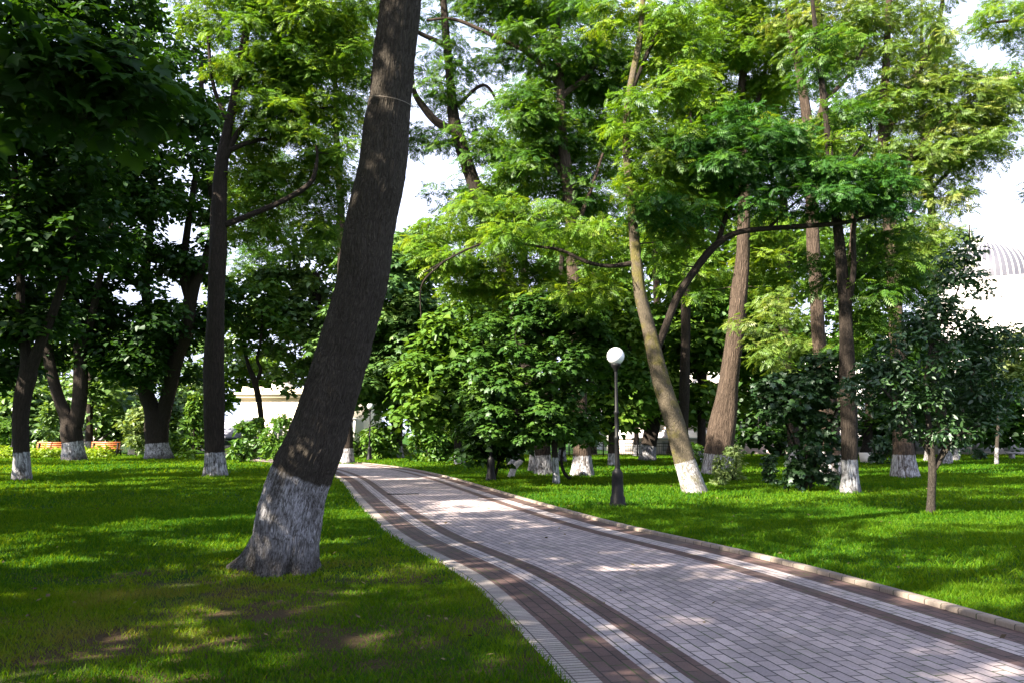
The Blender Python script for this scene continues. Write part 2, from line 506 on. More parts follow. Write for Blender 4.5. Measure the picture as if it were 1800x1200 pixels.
# centre line of the path (x, y), found from its two edges
CL = catmull([(4.6, -6.0), (3.95, -1.5), (3.2, 2.5), (2.5, 5.4), (1.95, 8.0), (1.36, 10.3), (0.0, 14.1), (-1.45, 19.4), (-2.62, 24.0), (-4.35, 30.7), (-6.9, 38.5), (-9.9, 45.0), (-13.0, 49.5), (-15.2, 54.0), (-16.2, 60.0), (-16.5, 72.0)], 12)
HW = 2.08
CT = np.gradient(CL, axis=0)
CT /= np.linalg.norm(CT, axis=1)[:, None]
CN = np.stack([CT[:, 1], -CT[:, 0]], 1)      # to the right
CLEN = np.concatenate([[0], np.cumsum(np.linalg.norm(np.diff(CL, axis=0), axis=1))])


def path_off(x, y):
    """signed distance from the centre line, right positive"""
    best = np.full(len(x), 1e9)
    sg = np.zeros(len(x))
    for i in range(0, len(CL)):
        dx, dy = x - CL[i, 0], y - CL[i, 1]
        d = dx * dx + dy * dy
        mk = d < best
        best[mk] = d[mk]
        lat = dx * CN[i, 0] + dy * CN[i, 1]
        sg[mk] = lat[mk]
    return sg, np.sqrt(best)


M['pave'] = brick_mat('grey_pink_pavers', (0.440, 0.370, 0.368), (0.255, 0.218, 0.228), (0.050, 0.045, 0.047), 0.225, 0.112, 0.008)
M['pave_dark'] = brick_mat('plum_brown_pavers', (0.078, 0.050, 0.047), (0.118, 0.074, 0.068), (0.025, 0.021, 0.021), 0.24, 0.115, 0.008)
M['pave_light'] = brick_mat('pale_pavers', (0.40, 0.352, 0.355), (0.29, 0.255, 0.265), (0.05, 0.043, 0.043), 0.24, 0.105, 0.008)
M['pave_edge'] = brick_mat('narrow_pale_edging', (0.37, 0.325, 0.30), (0.27, 0.235, 0.225), (0.05, 0.042, 0.038), 0.06, 0.5, 0.007, 0.0)
M['kerb'] = brick_mat('tan_kerb_blocks', (0.24, 0.20, 0.17), (0.18, 0.15, 0.125), (0.05, 0.042, 0.035), 0.21, 0.6, 0.007, 0.0)


def strip(name, o0, o1, mat, z, thick=None, label=None):
    n = len(CL)
    a, b = CL + CN * o0, CL + CN * o1
    if thick is None:
        v = np.concatenate([np.c_[a, np.full(n, z)], np.c_[b, np.full(n, z)]])
        i = np.arange(n - 1)
        f = np.stack([i + 0, i + n, i + n + 1, i + 1], -1)
        uvv = np.concatenate([np.c_[np.full(n, o0 + 5.0), CLEN], np.c_[np.full(n, o1 + 5.0), CLEN]])
    else:
        e = 0.012
        rows = [(o0, z - thick), (o0, z - e), (o0 + e, z), (o1 - e, z), (o1, z - e), (o1, z - thick)]
        v = np.concatenate([np.c_[CL + CN * o, np.full(n, zz)] for o, zz in rows])
        i = np.arange(n - 1)
        f = np.concatenate([np.stack([k * n + i, (k + 1) * n + i, (k + 1) * n + i + 1, k * n + i + 1], -1) for k in range(5)])
        uvv = np.concatenate([np.c_[np.full(n, 5.0 + 0.03 * k), CLEN] for k in range(6)])
    o = np_mesh(name, v, f, mat)
    uvl = o.data.uv_layers.new(name='UVMap')
    li = f.ravel()
    uvl.data.foreach_set('uv', uvv[li].astype(np.float32).ravel())
    return tag(o, label, None, None, 'structure')


b_ = [-HW, -HW + 0.24, -HW + 0.60, -HW + 0.82, -HW + 1.05, HW - 0.98, HW - 0.75, HW - 0.47, HW - 0.16]
strip('path_edging', b_[0], b_[1], M['pave_edge'], 0.004, None, 'narrow pale brick edging along the left grass')
strip('path_dark_band', b_[1], b_[2], M['pave_dark'], 0.004, None, 'wide plum paving band on the left of the path')
strip('path_light_band', b_[2], b_[3], M['pave_light'], 0.004, None, 'pale paving band between two plum bands, left side')
strip('path_dark_band', b_[3], b_[4], M['pave_dark'], 0.004, None, 'narrow plum paving band on the left of the path')
strip('path', b_[4], b_[5], M['pave'], 0.004, None, 'grey pink block paving of the park path')
strip('path_dark_band', b_[5], b_[6], M['pave_dark'], 0.004, None, 'narrow plum paving band on the right of the path')
strip('path_light_band', b_[6], b_[7], M['pave_light'], 0.004, None, 'pale paving band between two plum bands, right side')
strip('path_dark_band', b_[7], b_[8], M['pave_dark'], 0.004, None, 'wide plum paving band beside the kerb')
strip('kerb', b_[8], b_[8] + 0.12, M['kerb'], 0.050, 0.12, 'low tan block kerb along the right lawn')


# ------------------------------------------------------------------ grass blades
def grass(name, y0, y1, dens, w, h, seed, label):
    rng = np.random.default_rng(seed)
    wx = 0.66 * y1 + 2.0
    n = int(dens * 2 * wx * (y1 - y0))
    x = rng.uniform(-wx, wx, n)
    y = rng.uniform(y0, y1, n)
    k = np.abs(x) < 0.66 * y + 1.6
    x, y = x[k], y[k]
    lat, dist = path_off(x, y)
    k = (dist > HW + 0.6) | (lat < -HW - 0.01 + 0.05 * vnoise(x * 3, y * 3, 4)) & (dist < HW + 3) | (lat > HW + 0.02)
    bare = vnoise(x * 0.9, y * 0.9, 1) * 0.55 + vnoise(x * 2.7, y * 2.7, 2) * 0.3 + vnoise(x * 7, y * 7, 3) * 0.15
    soil = np.clip(1 - np.hypot(x + 1.7, (y - 7.0)) / 7.0, 0, 1) * (x < 3)
    k &= bare * 0.75 + 0.25 * vnoise(x * 5, y * 5, 31) > 0.25 + 0.19 * soil + rng.uniform(-0.14, 0.14, len(x)) - 0.22 * (soil == 0)
    x, y, bare, soil = x[k], y[k], bare[k], soil[k]
    n = len(x)
    hh = h * rng.uniform(0.5, 1.25, n) * (1 - 0.35 * soil) * (0.55 + 0.9 * vnoise(x * 2.2, y * 2.2, 21)) * np.where(rng.random(n) < 0.02, 1.8, 1.0)
    ww = w * rng.uniform(0.6, 1.3, n)
    a = rng.uniform(0, 2 * np.pi, n)
    ln = hh * rng.uniform(0.15, 1.1, n)
    b = rng.uniform(0, 2 * np.pi, n)
    c = np.stack([x, y, np.zeros(n) - 0.004], 1)
    d = np.stack([np.cos(a), np.sin(a), np.zeros(n)], 1) * ww[:, None] * 0.5
    lean = np.stack([np.cos(b) * ln, np.sin(b) * ln, hh], 1)
    v = np.stack([c - d, c + d, c + lean * 0.55 + d * 0.8 + np.array([0, 0, 1]) * (hh * 0.10)[:, None], c + lean, c + lean * 0.55 - d * 0.8 + np.array([0, 0, 1]) * (hh * 0.10)[:, None]], 1).reshape(-1, 3)
    f = np.arange(n)[:, None] * 5 + np.arange(5)[None]
    dry = (vnoise(x * 0.6, y * 0.6, 9) * 0.6 + vnoise(x * 2.5, y * 2.5, 8) * 0.4) * (0.35 + 0.9 * soil)
    t = np.clip(rng.normal(0.20, 0.17, n) + 0.35 * (vnoise(x * 0.35, y * 0.35, 12) - 0.4) + np.clip(dry - 0.42, 0, 1) * 1.5, 0, 1)
    o = np_mesh(name, v, f, M['grass'], attrs={'tint': ('FLOAT', 'POINT', np.repeat(t, 5))})
    return tag(o, label, None, None, 'stuff')


grass('grass', 3.2, 9.0, 3600, 0.0065, 0.055, 1, 'short patchy grass in the near left lawn')
grass('grass', 9.0, 18.0, 1000, 0.012, 0.06, 2, 'short green grass around the leaning trunk and lamp')
grass('grass', 18.0, 34.0, 260, 0.024, 0.07, 3, 'green grass of the middle lawns')
grass('grass', 34.0, 66.0, 60, 0.05, 0.085, 4, 'green grass of the far lawns')


# dry leaves and bits of twig lying on the lawns and the paving
rng = np.random.default_rng(8)
n = 1500
yy = 3.4 + 26 * rng.random(n) ** 1.7
xx = rng.uniform(-1, 1, n) * (0.66 * yy + 1)
a = rng.uniform(0, 6.28, n)
ln = rng.uniform(0.008, 0.024, n) * (1 + yy / 18)
wd = ln * rng.choice([0.12, 0.4, 0.6], n)
latp, dsp = path_off(xx, yy)
keep = (np.abs(latp) > HW) | (rng.random(n) < 0.25)
zz = np.where((np.abs(latp) < HW) & (dsp < HW + 1), 0.008, 0.03)
u = np.stack([np.cos(a), np.sin(a), rng.normal(0, 0.25, n)], 1) * ln[:, None]
w = np.stack([-np.sin(a), np.cos(a), rng.normal(0, 0.25, n)], 1) * wd[:, None]
c = np.stack([xx, yy, zz + np.abs(u[:, 2]) + np.abs(w[:, 2])], 1)
v = np.stack([c - u, c + w, c + u, c - w], 1)[keep].reshape(-1, 3)
M['litter'] = leaf_mat('dry_leaf', (0.05, 0.035, 0.018), (0.11, 0.08, 0.04), (0.20, 0.16, 0.075), 0.2, 0.02)
tag(np_mesh('leaf_litter', v, np.arange(len(v)).reshape(-1, 4), M['litter'], attrs={'tint': ('FLOAT', 'POINT', np.repeat(rng.random(len(v) // 4), 4))}), 'scattered dry leaves and twig bits on lawn and paving', None, None, 'stuff')
FEET = []

# ------------------------------------------------------------------ foliage
LEAF = {}
# feathery compound leaf: a fan of narrow drooping leaflets (locust)
lv, lf = [], []
parts_ = [(0.16 + 0.17 * k, sd * (72 - 8 * k), 0.30 + 0.05 * (2 - abs(k - 2))) for k in range(5) for sd in (-1, 1)] + [(0.86, 0, 0.36)]
for i, (t_, ang, ln_) in enumerate(parts_):
    a = math.radians(ang)
    dx, dy = math.cos(a) * ln_, math.sin(a) * ln_
    w_ = 0.17
    base = np.array([t_, 0, -0.16 * t_ * t_])
    lv += [base, base + np.array([dx * .45 - dy * w_, dy * .45 + dx * w_, 0.01]), base + np.array([dx, dy, -0.10]), base + np.array([dx * .45 + dy * w_, dy * .45 - dx * w_, 0.01])]
    lf.append([i * 4, i * 4 + 1, i * 4 + 2, i * 4 + 3])
LEAF['spray'] = (np.array(lv) * np.array([1, 1, 1]), np.array(lf))
# broad lobed leaf folded along its midrib (maple)
pts = [(0, 0, 0), (.12, .42, -.05), (.45, .30, .0), (.62, .52, -.10), (.68, .20, .02), (1.0, 0, -.10), (.68, -.20, .02), (.62, -.52, -.10), (.45, -.30, .0), (.12, -.42, -.05)]
LEAF['broad'] = (np.array(pts), np.array([[0, 1, 2, 4, 5], [0, 5, 6, 8, 9]]))
LEAF['lobed'] = (np.array(pts + [(.5, 0, .05)]), [np.array([[0, 1, 2, 10], [2, 3, 4, 10], [6, 7, 8, 10], [8, 9, 0, 10], [4, 5, 6, 10]])])
# simple pointed leaf
LEAF['oval'] = (np.array([(0, 0, 0), (.35, .22, .03), (.75, .15, .0), (1, 0, -.08), (.75, -.15, 0), (.35, -.22, .03)]), np.array([[0, 1, 2, 3], [0, 3, 4, 5]]))


def leaves(pos, nrm, out_dir, size, kind, rng, tilt=0.45):
    """instances of a leaf at pos, facing nrm roughly, tip pointing along out_dir"""
    T, Fc = LEAF[kind]
    if isinstance(Fc, list):
        Fc = Fc[0]
    n = len(pos)
    z = nrm + rng.normal(0, tilt, (n, 3))
    z /= np.linalg.norm(z, axis=1)[:, None] + 1e-9
    x = out_dir + rng.normal(0, 0.55, (n, 3))
    x -= z * (x * z).sum(1)[:, None]
    x /= np.linalg.norm(x, axis=1)[:, None] + 1e-9
    y = np.cross(z, x)
    s = (size * rng.uniform(0.65, 1.3, n))[:, None, None]
    v = pos[:, None, :] + s * (T[None, :, 0:1] * x[:, None] + T[None, :, 1:2] * y[:, None] + T[None, :, 2:3] * z[:, None])
    k = len(T)
    f = (np.arange(n)[:, None, None] * k + Fc[None]).reshape(-1, Fc.shape[1])
    return v.reshape(-1, 3), f, k


def clump_points(c, r, flat, n, rng):
    d = rng.normal(0, 1, (n, 3))
    d /= np.linalg.norm(d, axis=1)[:, None]
    d[:, 2] = np.where(rng.random(n) < 0.6, np.abs(d[:, 2]), d[:, 2])
    rad = rng.random(n) ** 0.45
    p = d * rad[:, None] * r * np.array([1, 1, flat])
    p[:, 2] -= 0.25 * (np.hypot(p[:, 0], p[:, 1]) ** 2) / r      # tips droop
    nrm = d * np.array([.7, .7, .5]) + np.array([0, 0, 0.9])
    return c + p, nrm, d * np.array([1, 1, 0.15]) + np.array([0, 0, -0.15])


def make_crown(name, parent, clumps, leaf, size, per, mat, rng, flat=0.5, tilt=0.45):
    P_, N_, O_, T_ = [], [], [], []
    for c, r in clumps:
        n = max(4, int(per * r * r))
        p, nr, od = clump_points(np.asarray(c), r, flat, n, rng)
        P_.append(p)
        N_.append(nr)
        O_.append(od)
        t0 = rng.normal(0.45, 0.17)
        T_.append(np.clip(rng.normal(t0, 0.15, n), 0, 1))
    v, f, k = leaves(np.concatenate(P_), np.concatenate(N_), np.concatenate(O_), size, leaf, rng, tilt)
    return np_mesh(name, v, f, mat, parent, attrs={'tint': ('FLOAT', 'POINT', np.repeat(np.concatenate(T_), k))})


def tree(name, label, cat, d, stems, blobs, leaf='spray', mat='leaf_locust', size=0.3, per=90, cr=0.9, flat=0.5, bark='bark_dark', wash=None, group=None,
         seed=1, sides=14, flare=0.35, depth=0.75, tilt=0.45, twig=1.0, extra=None, second=None, limb=None):
    """stems: lists of (px, py, width in px) at depth d, the first one starting on the ground; blobs: crown masses (px, py, rx, ry, depth shift, clumps)"""
    rng = np.random.default_rng(seed)
    b = at(stems[0][0][0], stems[0][0][1], d)
    base = np.array([b[0], d, 0.0])
    root = empty(name, base, label, cat, group)
    for st in stems:
        if abs(st[0][1] - stems[0][0][1]) < 25 and d < 56 and seed not in (90, 5):
            FEET.append((at(st[0][0], st[0][1], d)[0], d, st[0][2] / F * d * 0.5))
    V, Q, B, Wv, n0, MI = [], [], [], [], 0, []
    nodes, nrad = [], []

    def add_tube(P, R, n, wsh, lob=0.0):
        nonlocal n0
        P = np.asarray(P)
        R = np.asarray(R)
        if lob:
            a = np.linspace(0, 2 * np.pi, n, endpoint=False)
            L = np.concatenate([[0], np.cumsum(np.linalg.norm(np.diff(P, axis=0), axis=1))])
            ph = rng.uniform(0, 6.28, 3)
            fl = np.exp(-L / (R[0] * 1.6))[:, None] * lob
            lb = (0.55 + 0.35 * np.cos(3 * a + ph[0]) + 0.25 * np.cos(5 * a + ph[1]))[None]
            wob = 0.05 * np.cos(2 * a[None] + ph[2] + L[:, None] * 1.2) + 0.04 * np.sin(3 * a[None] - L[:, None] * 2.1 + ph[0])
            R = R[:, None] * (1 + fl * lb + wob)
        v, q, bk, L, _ = tube_np(P, R, n)
        V.append(v)
        Q.append(q + n0)
        B.append(bk + rng.uniform(0, 20, 3) * np.array([0, 0, 1]))
        w = np.full(len(v), -1.0) if wsh is None else (wsh - np.repeat(L, n))
        Wv.append(w)
        MI.append(np.full(len(q), mi_now[0]))
        n0 += len(v)
    mi_now = [0]
    for si, st in enumerate(stems):
        dd = np.linspace(0, 1, len(st))
        dy = 0.0 if si == 0 else rng.uniform(-0.8, 0.8)
        P = np.array([at(x, y, d + dy * t) for (x, y, w), t in zip(st, dd)]) - base
        if si == 0:
            P[0, 2] = -0.05
        R = np.array([w / F * d * 0.5 for _, _, w in st])
        k = 12 if si == 0 else 7
        C = catmull(np.c_[P, R], k)
        mi_now[0] = 1 if limb and si > 0 else 0
        low = si == 0 or abs(st[0][1] - stems[0][0][1]) < 25
        if si == 0 and extra:
            v, q, bk, L = extra(C[:, :3], C[:, 3])
            V.append(v)
            Q.append(q)
            B.append(bk)
            Wv.append(wash - L)
            MI.append(np.zeros(len(q)))
            n0 += len(v)
        else:
            add_tube(C[:, :3], np.maximum(C[:, 3], 0.012), sides if si == 0 else max(8, sides - 4), wash if low else None, flare if low else 0.0)
        sel = C[len(C) // 4 if si == 0 else 2:]
        nodes.append(sel[:, :3])
        nrad.append(sel[:, 3])
    clumps = []
    blobs = list(blobs)
    dens = 2.1 if leaf == 'spray' else 1.5
    n_first = sum(int(b[5] * dens) for b in blobs)
    for (x, y, rx, ry, dy, n) in blobs + (second['blobs'] if second else []):
        c = at(x, y, d + dy) - base
        ax = rx / F * (d + dy)
        az = ry / F * (d + dy)
        for _ in range(int(n * dens)):
            u = rng.normal(0, 1, 3)
            u /= np.linalg.norm(u)
            u *= rng.uniform(0.35, 1.0) ** 0.6
            p = c + u * np.array([ax, max(ax, az) * depth, az])
            if p[2] < 0.25:
                p[2] = rng.uniform(0.25, 0.7)
            clumps.append((p, (cr if len(clumps) < n_first else second['cr']) * rng.uniform(0.55, 1.25)))
    mi_now[0] = 1 if limb else 0
    # boughs: every clump joins the nearest bough already there
    ND = np.concatenate(nodes)
    NR = np.concatenate(nrad)
    order = sorted(range(len(clumps)), key=lambda i: np.min(np.linalg.norm(ND - clumps[i][0], axis=1)))
    for i in order:
        c, r = clumps[i]
        dv = ND - c
        dist = np.linalg.norm(dv, axis=1) + np.clip(dv[:, 2], 0, 9) * 0.8
        j = int(np.argmin(dist))
        s = ND[j]
        ln_ = np.linalg.norm(c - s)
        if ln_ < 0.25:
            continue
        mid = (s + c) / 2 + rng.normal(0, 0.10, 3) * ln_ + np.array([0, 0, 0.10 * ln_])
        C = catmull(np.array([s, mid, c]), 3)
        r0 = min(NR[j] * 0.75, 0.014 + 0.016 * ln_) * twig
        RR = np.linspace(max(r0, 0.010), 0.008, len(C))
        add_tube(C, RR, 5, None)
        ND = np.concatenate([ND, C[1:]])
        NR = np.concatenate([NR, RR[1:]])
    np_mesh('trunk', np.concatenate(V), np.concatenate(Q), [M[bark], M[limb]] if limb else M[bark], root, True, fmat=np.concatenate(MI) if limb else None, attrs={'bark': ('FLOAT_VECTOR', 'POINT', np.concatenate(B)), 'wash': ('FLOAT', 'POINT', np.concatenate(Wv))})
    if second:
        o2 = make_crown('shade_dark_bough_foliage', root, clumps[n_first:], leaf, second['size'], second['per'], M[second['mat']], rng, flat, tilt)
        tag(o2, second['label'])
    if clumps:
        make_crown('crown', root, clumps[:n_first], leaf, size, per, M[mat], rng, flat, tilt)
    return root


def bush(name, label, px, py, h_px, w_px, mat, leaf='oval', size=0.2, n=26, per=150, group=None, seed=1, cat='bush', stems=5, cone=False):
    """a shrub standing on the ground at photo pixel (px, py)"""
    rng = np.random.default_rng(seed)
    p0 = G(px, py)
    d = p0[1]
    H, Wd = h_px / F * d, w_px / F * d
    root = empty(name, p0, label, cat, group)
    mb = MB()
    cl = []
    for _ in range(n):
        t = rng.uniform(0.06, 1.0)
        rr = (1 - t) ** 0.7 if cone else math.sqrt(max(0.05, 1 - (2 * t - 0.9) ** 2)) if t > 0.45 else 0.85
        a = rng.uniform(0, 6.28)
        q = rng.uniform(0.2, 1) ** 0.5
        cl.append((np.array([math.cos(a) * rr * q * Wd / 2 * 0.85, math.sin(a) * rr * q * Wd / 2 * 0.85, t * H * 0.92]), max(0.16, min(H, Wd) * 0.2 * rng.uniform(0.6, 1.3))))
    for i in range(stems):
        e = cl[i % n][0]
        mb.tube([[rng.uniform(-.08, .08), rng.uniform(-.08, .08), -0.03], e * np.array([.5, .5, .55]), e * np.array([1, 1, .95])], [0.035, 0.025, 0.01], 6)
    mb.build('stem', M['bark_dark'], root, True)
    make_crown('foliage', root, cl, leaf, size, 2.2 * per / max(0.05, (min(H, Wd) * 0.2)) ** 0.6, M[mat], rng, 0.8, 0.7)
    return root


def D(py):
    return G(900, py)[1]


# ------------------------------------------------------------------ buildings
def domed_building():
    d = 76.0
    x0, x1 = at(1080, 700, d)[0], at(2300, 700, d)[0]
    root = empty('domed_building', (0, 0, 0), 'white building with a grey ribbed dome behind the trees on the right', 'building')
    zt = at(900, 590, d)[2]
    cx = (x0 + x1) / 2
    MB().box((cx, d + 9, zt / 2), ((x1 - x0) / 2, 9, zt / 2)).build('wall', M['white_wall'], root)
    mb = MB()
    mb.box((cx, d - 0.35, zt - 0.35), ((x1 - x0) / 2 + 0.4, 0.35, 0.35)).box((cx, d - 0.2, zt - 1.2), ((x1 - x0) / 2 + 0.2, 0.2, 0.12)).box((cx, d - 0.15, 1.0), ((x1 - x0) / 2, 0.15, 1.0))
    mb.build('cornice', M['white_wall'], root)
    n = 17
    for i in range(n):
        xx = x0 + (i + 0.5) * (x1 - x0) / n
        fr = MB()
        for sx in (-1, 1):
            fr.box((xx + sx * 0.86, d - 0.06, 4.2), (0.12, 0.06, 1.9))
        fr.box((xx, d - 0.06, 6.2), (1.1, 0.08, 0.12)).box((xx, d - 0.08, 2.2), (1.15, 0.10, 0.1)).box((xx, d - 0.05, 4.2), (0.05, 0.03, 1.9)).box((xx, d - 0.05, 5.0), (0.74, 0.025, 0.05))
        f = fr.build('window', M['pink_stone'], root)
        MB().box((xx, d - 0.012, 4.2), (0.74, 0.010, 1.9)).build('pane', M['glass_dark'], f)
        if i < n - 1:
            MB().box((xx + (x1 - x0) / n / 2, d - 0.22, 4.9), (0.34, 0.22, 2.9)).box((xx + (x1 - x0) / n / 2, d - 0.25, 8.0), (0.48, 0.27, 0.2)).build('pilaster', M['white_wall'], root)
    # octagonal drum under the dome
    dd = d + 12.0
    c = at(1738, 500, dd)
    zb = at(900, 600, dd)[2]
    z1 = at(900, 541, dd)[2]
    z2 = at(900, 503, dd)[2]
    sc = dd / F
    oc = lambda r, z: [(r * sc, z)]
    mb = MB()
    mb.lathe([(120 * sc, zb - 3), (120 * sc, z1)], 8, (c[0], dd, 0))
    mb.build('drum', M['white_wall'], root)
    mb = MB()
    mb.lathe([(120 * sc, z1), (126 * sc, z1 + 0.15), (126 * sc, z1 + 0.45), (108 * sc, z1 + 0.5), (104 * sc, z2 - 0.3), (110 * sc, z2 - 0.2), (110 * sc, z2), (60 * sc, z2 + 0.05)], 8, (c[0], dd, 0))
    mb.build('parapet', M['white_wall'], root)
    R = 98 * sc
    H = (503 - 428) * sc
    prof = [(R * math.cos(t), z2 + 0.1 + H * math.sin(t)) for t in np.linspace(0.0, 1.30, 14)]
    dm = MB().lathe(prof, 64, (c[0], dd, 0)).build('dome', M['dome_metal'], root, True)
    rb = MB()
    for k in range(66):
        a = 2 * math.pi * k / 66
        rb.tube([(c[0] + (r + 0.03) * math.cos(a), dd + (r + 0.03) * math.sin(a), z) for r, z in prof], [0.06] * len(prof), 6)
    rb.build('rib', M['white_wall'], dm, True)
    r_, z_ = prof[-1]
    MB().lathe([(r_ * 1.25, z_ - 0.15), (r_ * 1.3, z_ + 0.25), (r_ * 1.1, z_ + 0.35), (r_ * 0.9, z_ + 0.6), (0.05, z_ + 0.9)], 32, (c[0], dd, 0)).build('lantern', M['white_wall'], root, True)
    mb = MB().lathe([(0.16, z_ + 0.3), (0.13, z_ + 3.2), (0.07, z_ + 6.5)], 8, (at(1704, 400, dd)[0], dd, 0))
    mb.build('flagpole', M['white_wall'], root)
    # low podium wall with coping and steps in front of the facade
    dt = 67.0
    xs0, xs1 = at(1285, 790, dt)[0], at(1425, 790, dt)[0]
    st = MB()
    for k in range(8):
        st.box(((xs0 + xs1) / 2, dt + 0.7 + 0.34 * k, 0.08 + 0.16 * k), ((xs1 - xs0) / 2, 0.5, 0.0795))
    tag(st.build('stone_steps', M['pink_stone']), 'wide pale stone steps below the white building', 'steps')
    for i, (xa, xb) in enumerate(((at(1085, 790, dt)[0], xs0 - 0.05), (xs1 + 0.05, at(2200, 790, dt)[0]))):
        w = empty('terrace_wall', ((xa + xb) / 2, dt, 0), ['pale terrace wall left of the stone steps', 'pale terrace wall right of the stone steps'][i], 'wall', 'terrace walls below the white building')
        L2 = (xb - xa) / 2
        MB().box((0, 0.3, 0.62), (L2, 0.22, 0.62)).build('wall_body', M['pink_stone'], w)
        MB().box((0, 0.3, 1.30), (L2 + 0.02, 0.30, 0.06)).build('coping', M['white_wall'], w)
        pn = MB()
        k = int(L2 * 2 / 2.4)
        for j in range(k):
            pn.box((-L2 + (j + 0.5) * 2 * L2 / k, 0.07, 0.66), (0.92, 0.012, 0.40))
        pn.build('panel', M['grey_stone'], w)


def cream_house():
    d = 72.0
    a, b = at(424, 700, d), at(640, 700, d)
    root = empty('cream_house', ((a[0] + b[0]) / 2, d, 0), 'cream stuccoed house with a parapet and roof turret behind the left shrubs', 'building')
    L2 = (b[0] - a[0]) / 2
    zc = at(900, 698, d)[2]
    zp = at(900, 682, d)[2]
    MB().box((0, 5, zc / 2), (L2, 5, zc / 2)).build('wall', M['cream_wall'], root)
    MB().box((0, 4.9, zc + 0.12), (L2 + 0.35, 5.2, 0.12)).box((0, 4.95, zc + 0.34), (L2 + 0.5, 5.4, 0.08)).build('cornice', M['cream_wall'], root)
    mb = MB().box((0, 0.3, (zc + 0.42 + zp) / 2), (L2, 0.18, (zp - zc - 0.42) / 2))
    for k in range(9):
        mb.box((-L2 + 0.3 + k * (2 * L2 - 0.6) / 8, 0.3, (zc + 0.42 + zp) / 2 + 0.08), (0.24, 0.24, (zp - zc - 0.42) / 2 + 0.08))
    mb.build('parapet', M['cream_wall'], root)
    tx = at(479, 690, d)[0] - (a[0] + b[0]) / 2
    mb = MB().box((tx, 3.0, zp + 0.2), (0.75, 0.75, 0.75))
    t = mb.build('turret', M['white_wall'], root)
    MB().box((tx, 3.0, zp + 1.02), (1.0, 1.0, 0.07)).box((tx, 3.0, zp + 1.26), (0.95, 0.95, 0.17), taper=0.1).build('roof', M['roof_grey'], t)
    for k in range(5):
        xx = -L2 + 1.3 + k * (2 * L2 - 2.6) / 4
        fr = MB()
        for sx in (-1, 1):
            fr.box((xx + sx * 0.52, -0.05, 1.9), (0.09, 0.05, 1.0))
        fr.box((xx, -0.07, 2.95), (0.72, 0.07, 0.09)).box((xx, -0.07, 0.85), (0.72, 0.08, 0.07)).box((xx, -0.035, 1.9), (0.03, 0.02, 1.0))
        f = fr.build('window', M['white_wall'], root)
        MB().box((xx, -0.012, 1.9), (0.43, 0.010, 1.0)).build('pane', M['glass_dark'], f)


def white_pavilion():
    d = 78.0
    a, b = at(60, 760, d), at(330, 760, d)
    root = empty('white_pavilion', ((a[0] + b[0]) / 2, d, 0), 'low white building with dark windows seen between the left trunks', 'building')
    L2 = (b[0] - a[0]) / 2
    MB().box((0, 4, 1.9), (L2, 4, 1.9)).build('wall', M['white_wall'], root)
    MB().box((0, 3.9, 3.9), (L2 + 0.3, 4.3, 0.1)).build('roof', M['roof_grey'], root)
    for k in range(8):
        xx = -L2 + 1.0 + k * (2 * L2 - 2.0) / 7
        fr = MB()
        for sx in (-1, 1):
            fr.box((xx + sx * 0.5, -0.05, 1.9), (0.08, 0.05, 1.0))
        fr.box((xx, -0.06, 2.97), (0.6, 0.06, 0.07)).box((xx, -0.06, 0.84), (0.62, 0.08, 0.06))
        f = fr.build('window', M['pink_stone'], root)
        MB().box((xx, -0.012, 1.9), (0.42, 0.010, 1.0)).build('pane', M['glass_dark'], f)


def kiosk():
    d = 62.0
    c = at(410, 780, d)
    root = empty('kiosk', (c[0], d, 0), 'small kiosk with a blue grey sloping roof beside the fourth trunk', 'kiosk')
    MB().box((0, 0.9, 0.75), (1.3, 0.9, 0.75)).build('wall', M['pink_stone'], root)
    MB().box((0, 0.7, 2.05), (1.6, 1.5, 0.06), rx=math.radians(28)).build('roof', M['roof_grey'], root)
    MB().box((0, 1.55, 2.0), (1.3, 0.2, 0.52)).build('gable', M['white_wall'], root)
    MB().box((0.1, -0.02, 1.1), (0.85, 0.02, 0.28)).build('window', M['glass_dark'], root)


domed_building()
cream_house()
white_pavilion()
kiosk()


# ------------------------------------------------------------------ street furniture
def lamp():
    root = empty('street_lamp', (0, 0, 0), 'black street lamp with a white globe on the right lawn beside the leaning pale trunk', 'street lamp', 'globe lamps of the park')
    MB().lathe([(0.185, -0.03), (0.185, 0.07), (0.165, 0.10), (0.165, 0.20), (0.135, 0.25), (0.122, 0.62), (0.128, 0.66), (0.115, 0.72), (0.118, 0.76), (0.085, 0.80), (0.062, 0.84)], 24, lobes=12, depth=0.035).build('base', M['iron'], root, True)
    MB().lathe([(0.062, 0.83), (0.056, 1.0), (0.050, 1.48), (0.066, 1.50), (0.066, 1.56), (0.048, 1.58), (0.045, 2.05), (0.060, 2.07), (0.060, 2.12), (0.040, 2.15), (0.034, 2.9), (0.034, 3.06)], 16).build('pole', M['iron'], root, True)
    MB().lathe([(0.034, 3.03), (0.05, 3.05), (0.06, 3.10), (0.10, 3.14), (0.115, 3.18), (0.115, 3.21), (0.02, 3.22)], 20).build('collar', M['iron'], root, True)
    t = np.linspace(0.33, math.pi, 22)
    MB().lathe([(max(0.2 * math.sin(a), 0.0005), 3.385 - 0.2 * math.cos(a)) for a in t], 32).build('globe', M['globe'], root, True)
    return root


lp = lamp()
spots = [((1086, 889), None), ((649, 808), 'farther black street lamp with a white globe where the path bends'), ((20, 803), 'street lamp with a white globe behind the yellow green bed, far left'),
         ((863, 844), 'street lamp standing by the path, its upper pole lost in the round maple')]
for i, (p, lab) in enumerate(spots):
    o = lp if i == 0 else copy_tree(lp)
    o.location = G(*p)
    if lab:
        o['label'] = lab


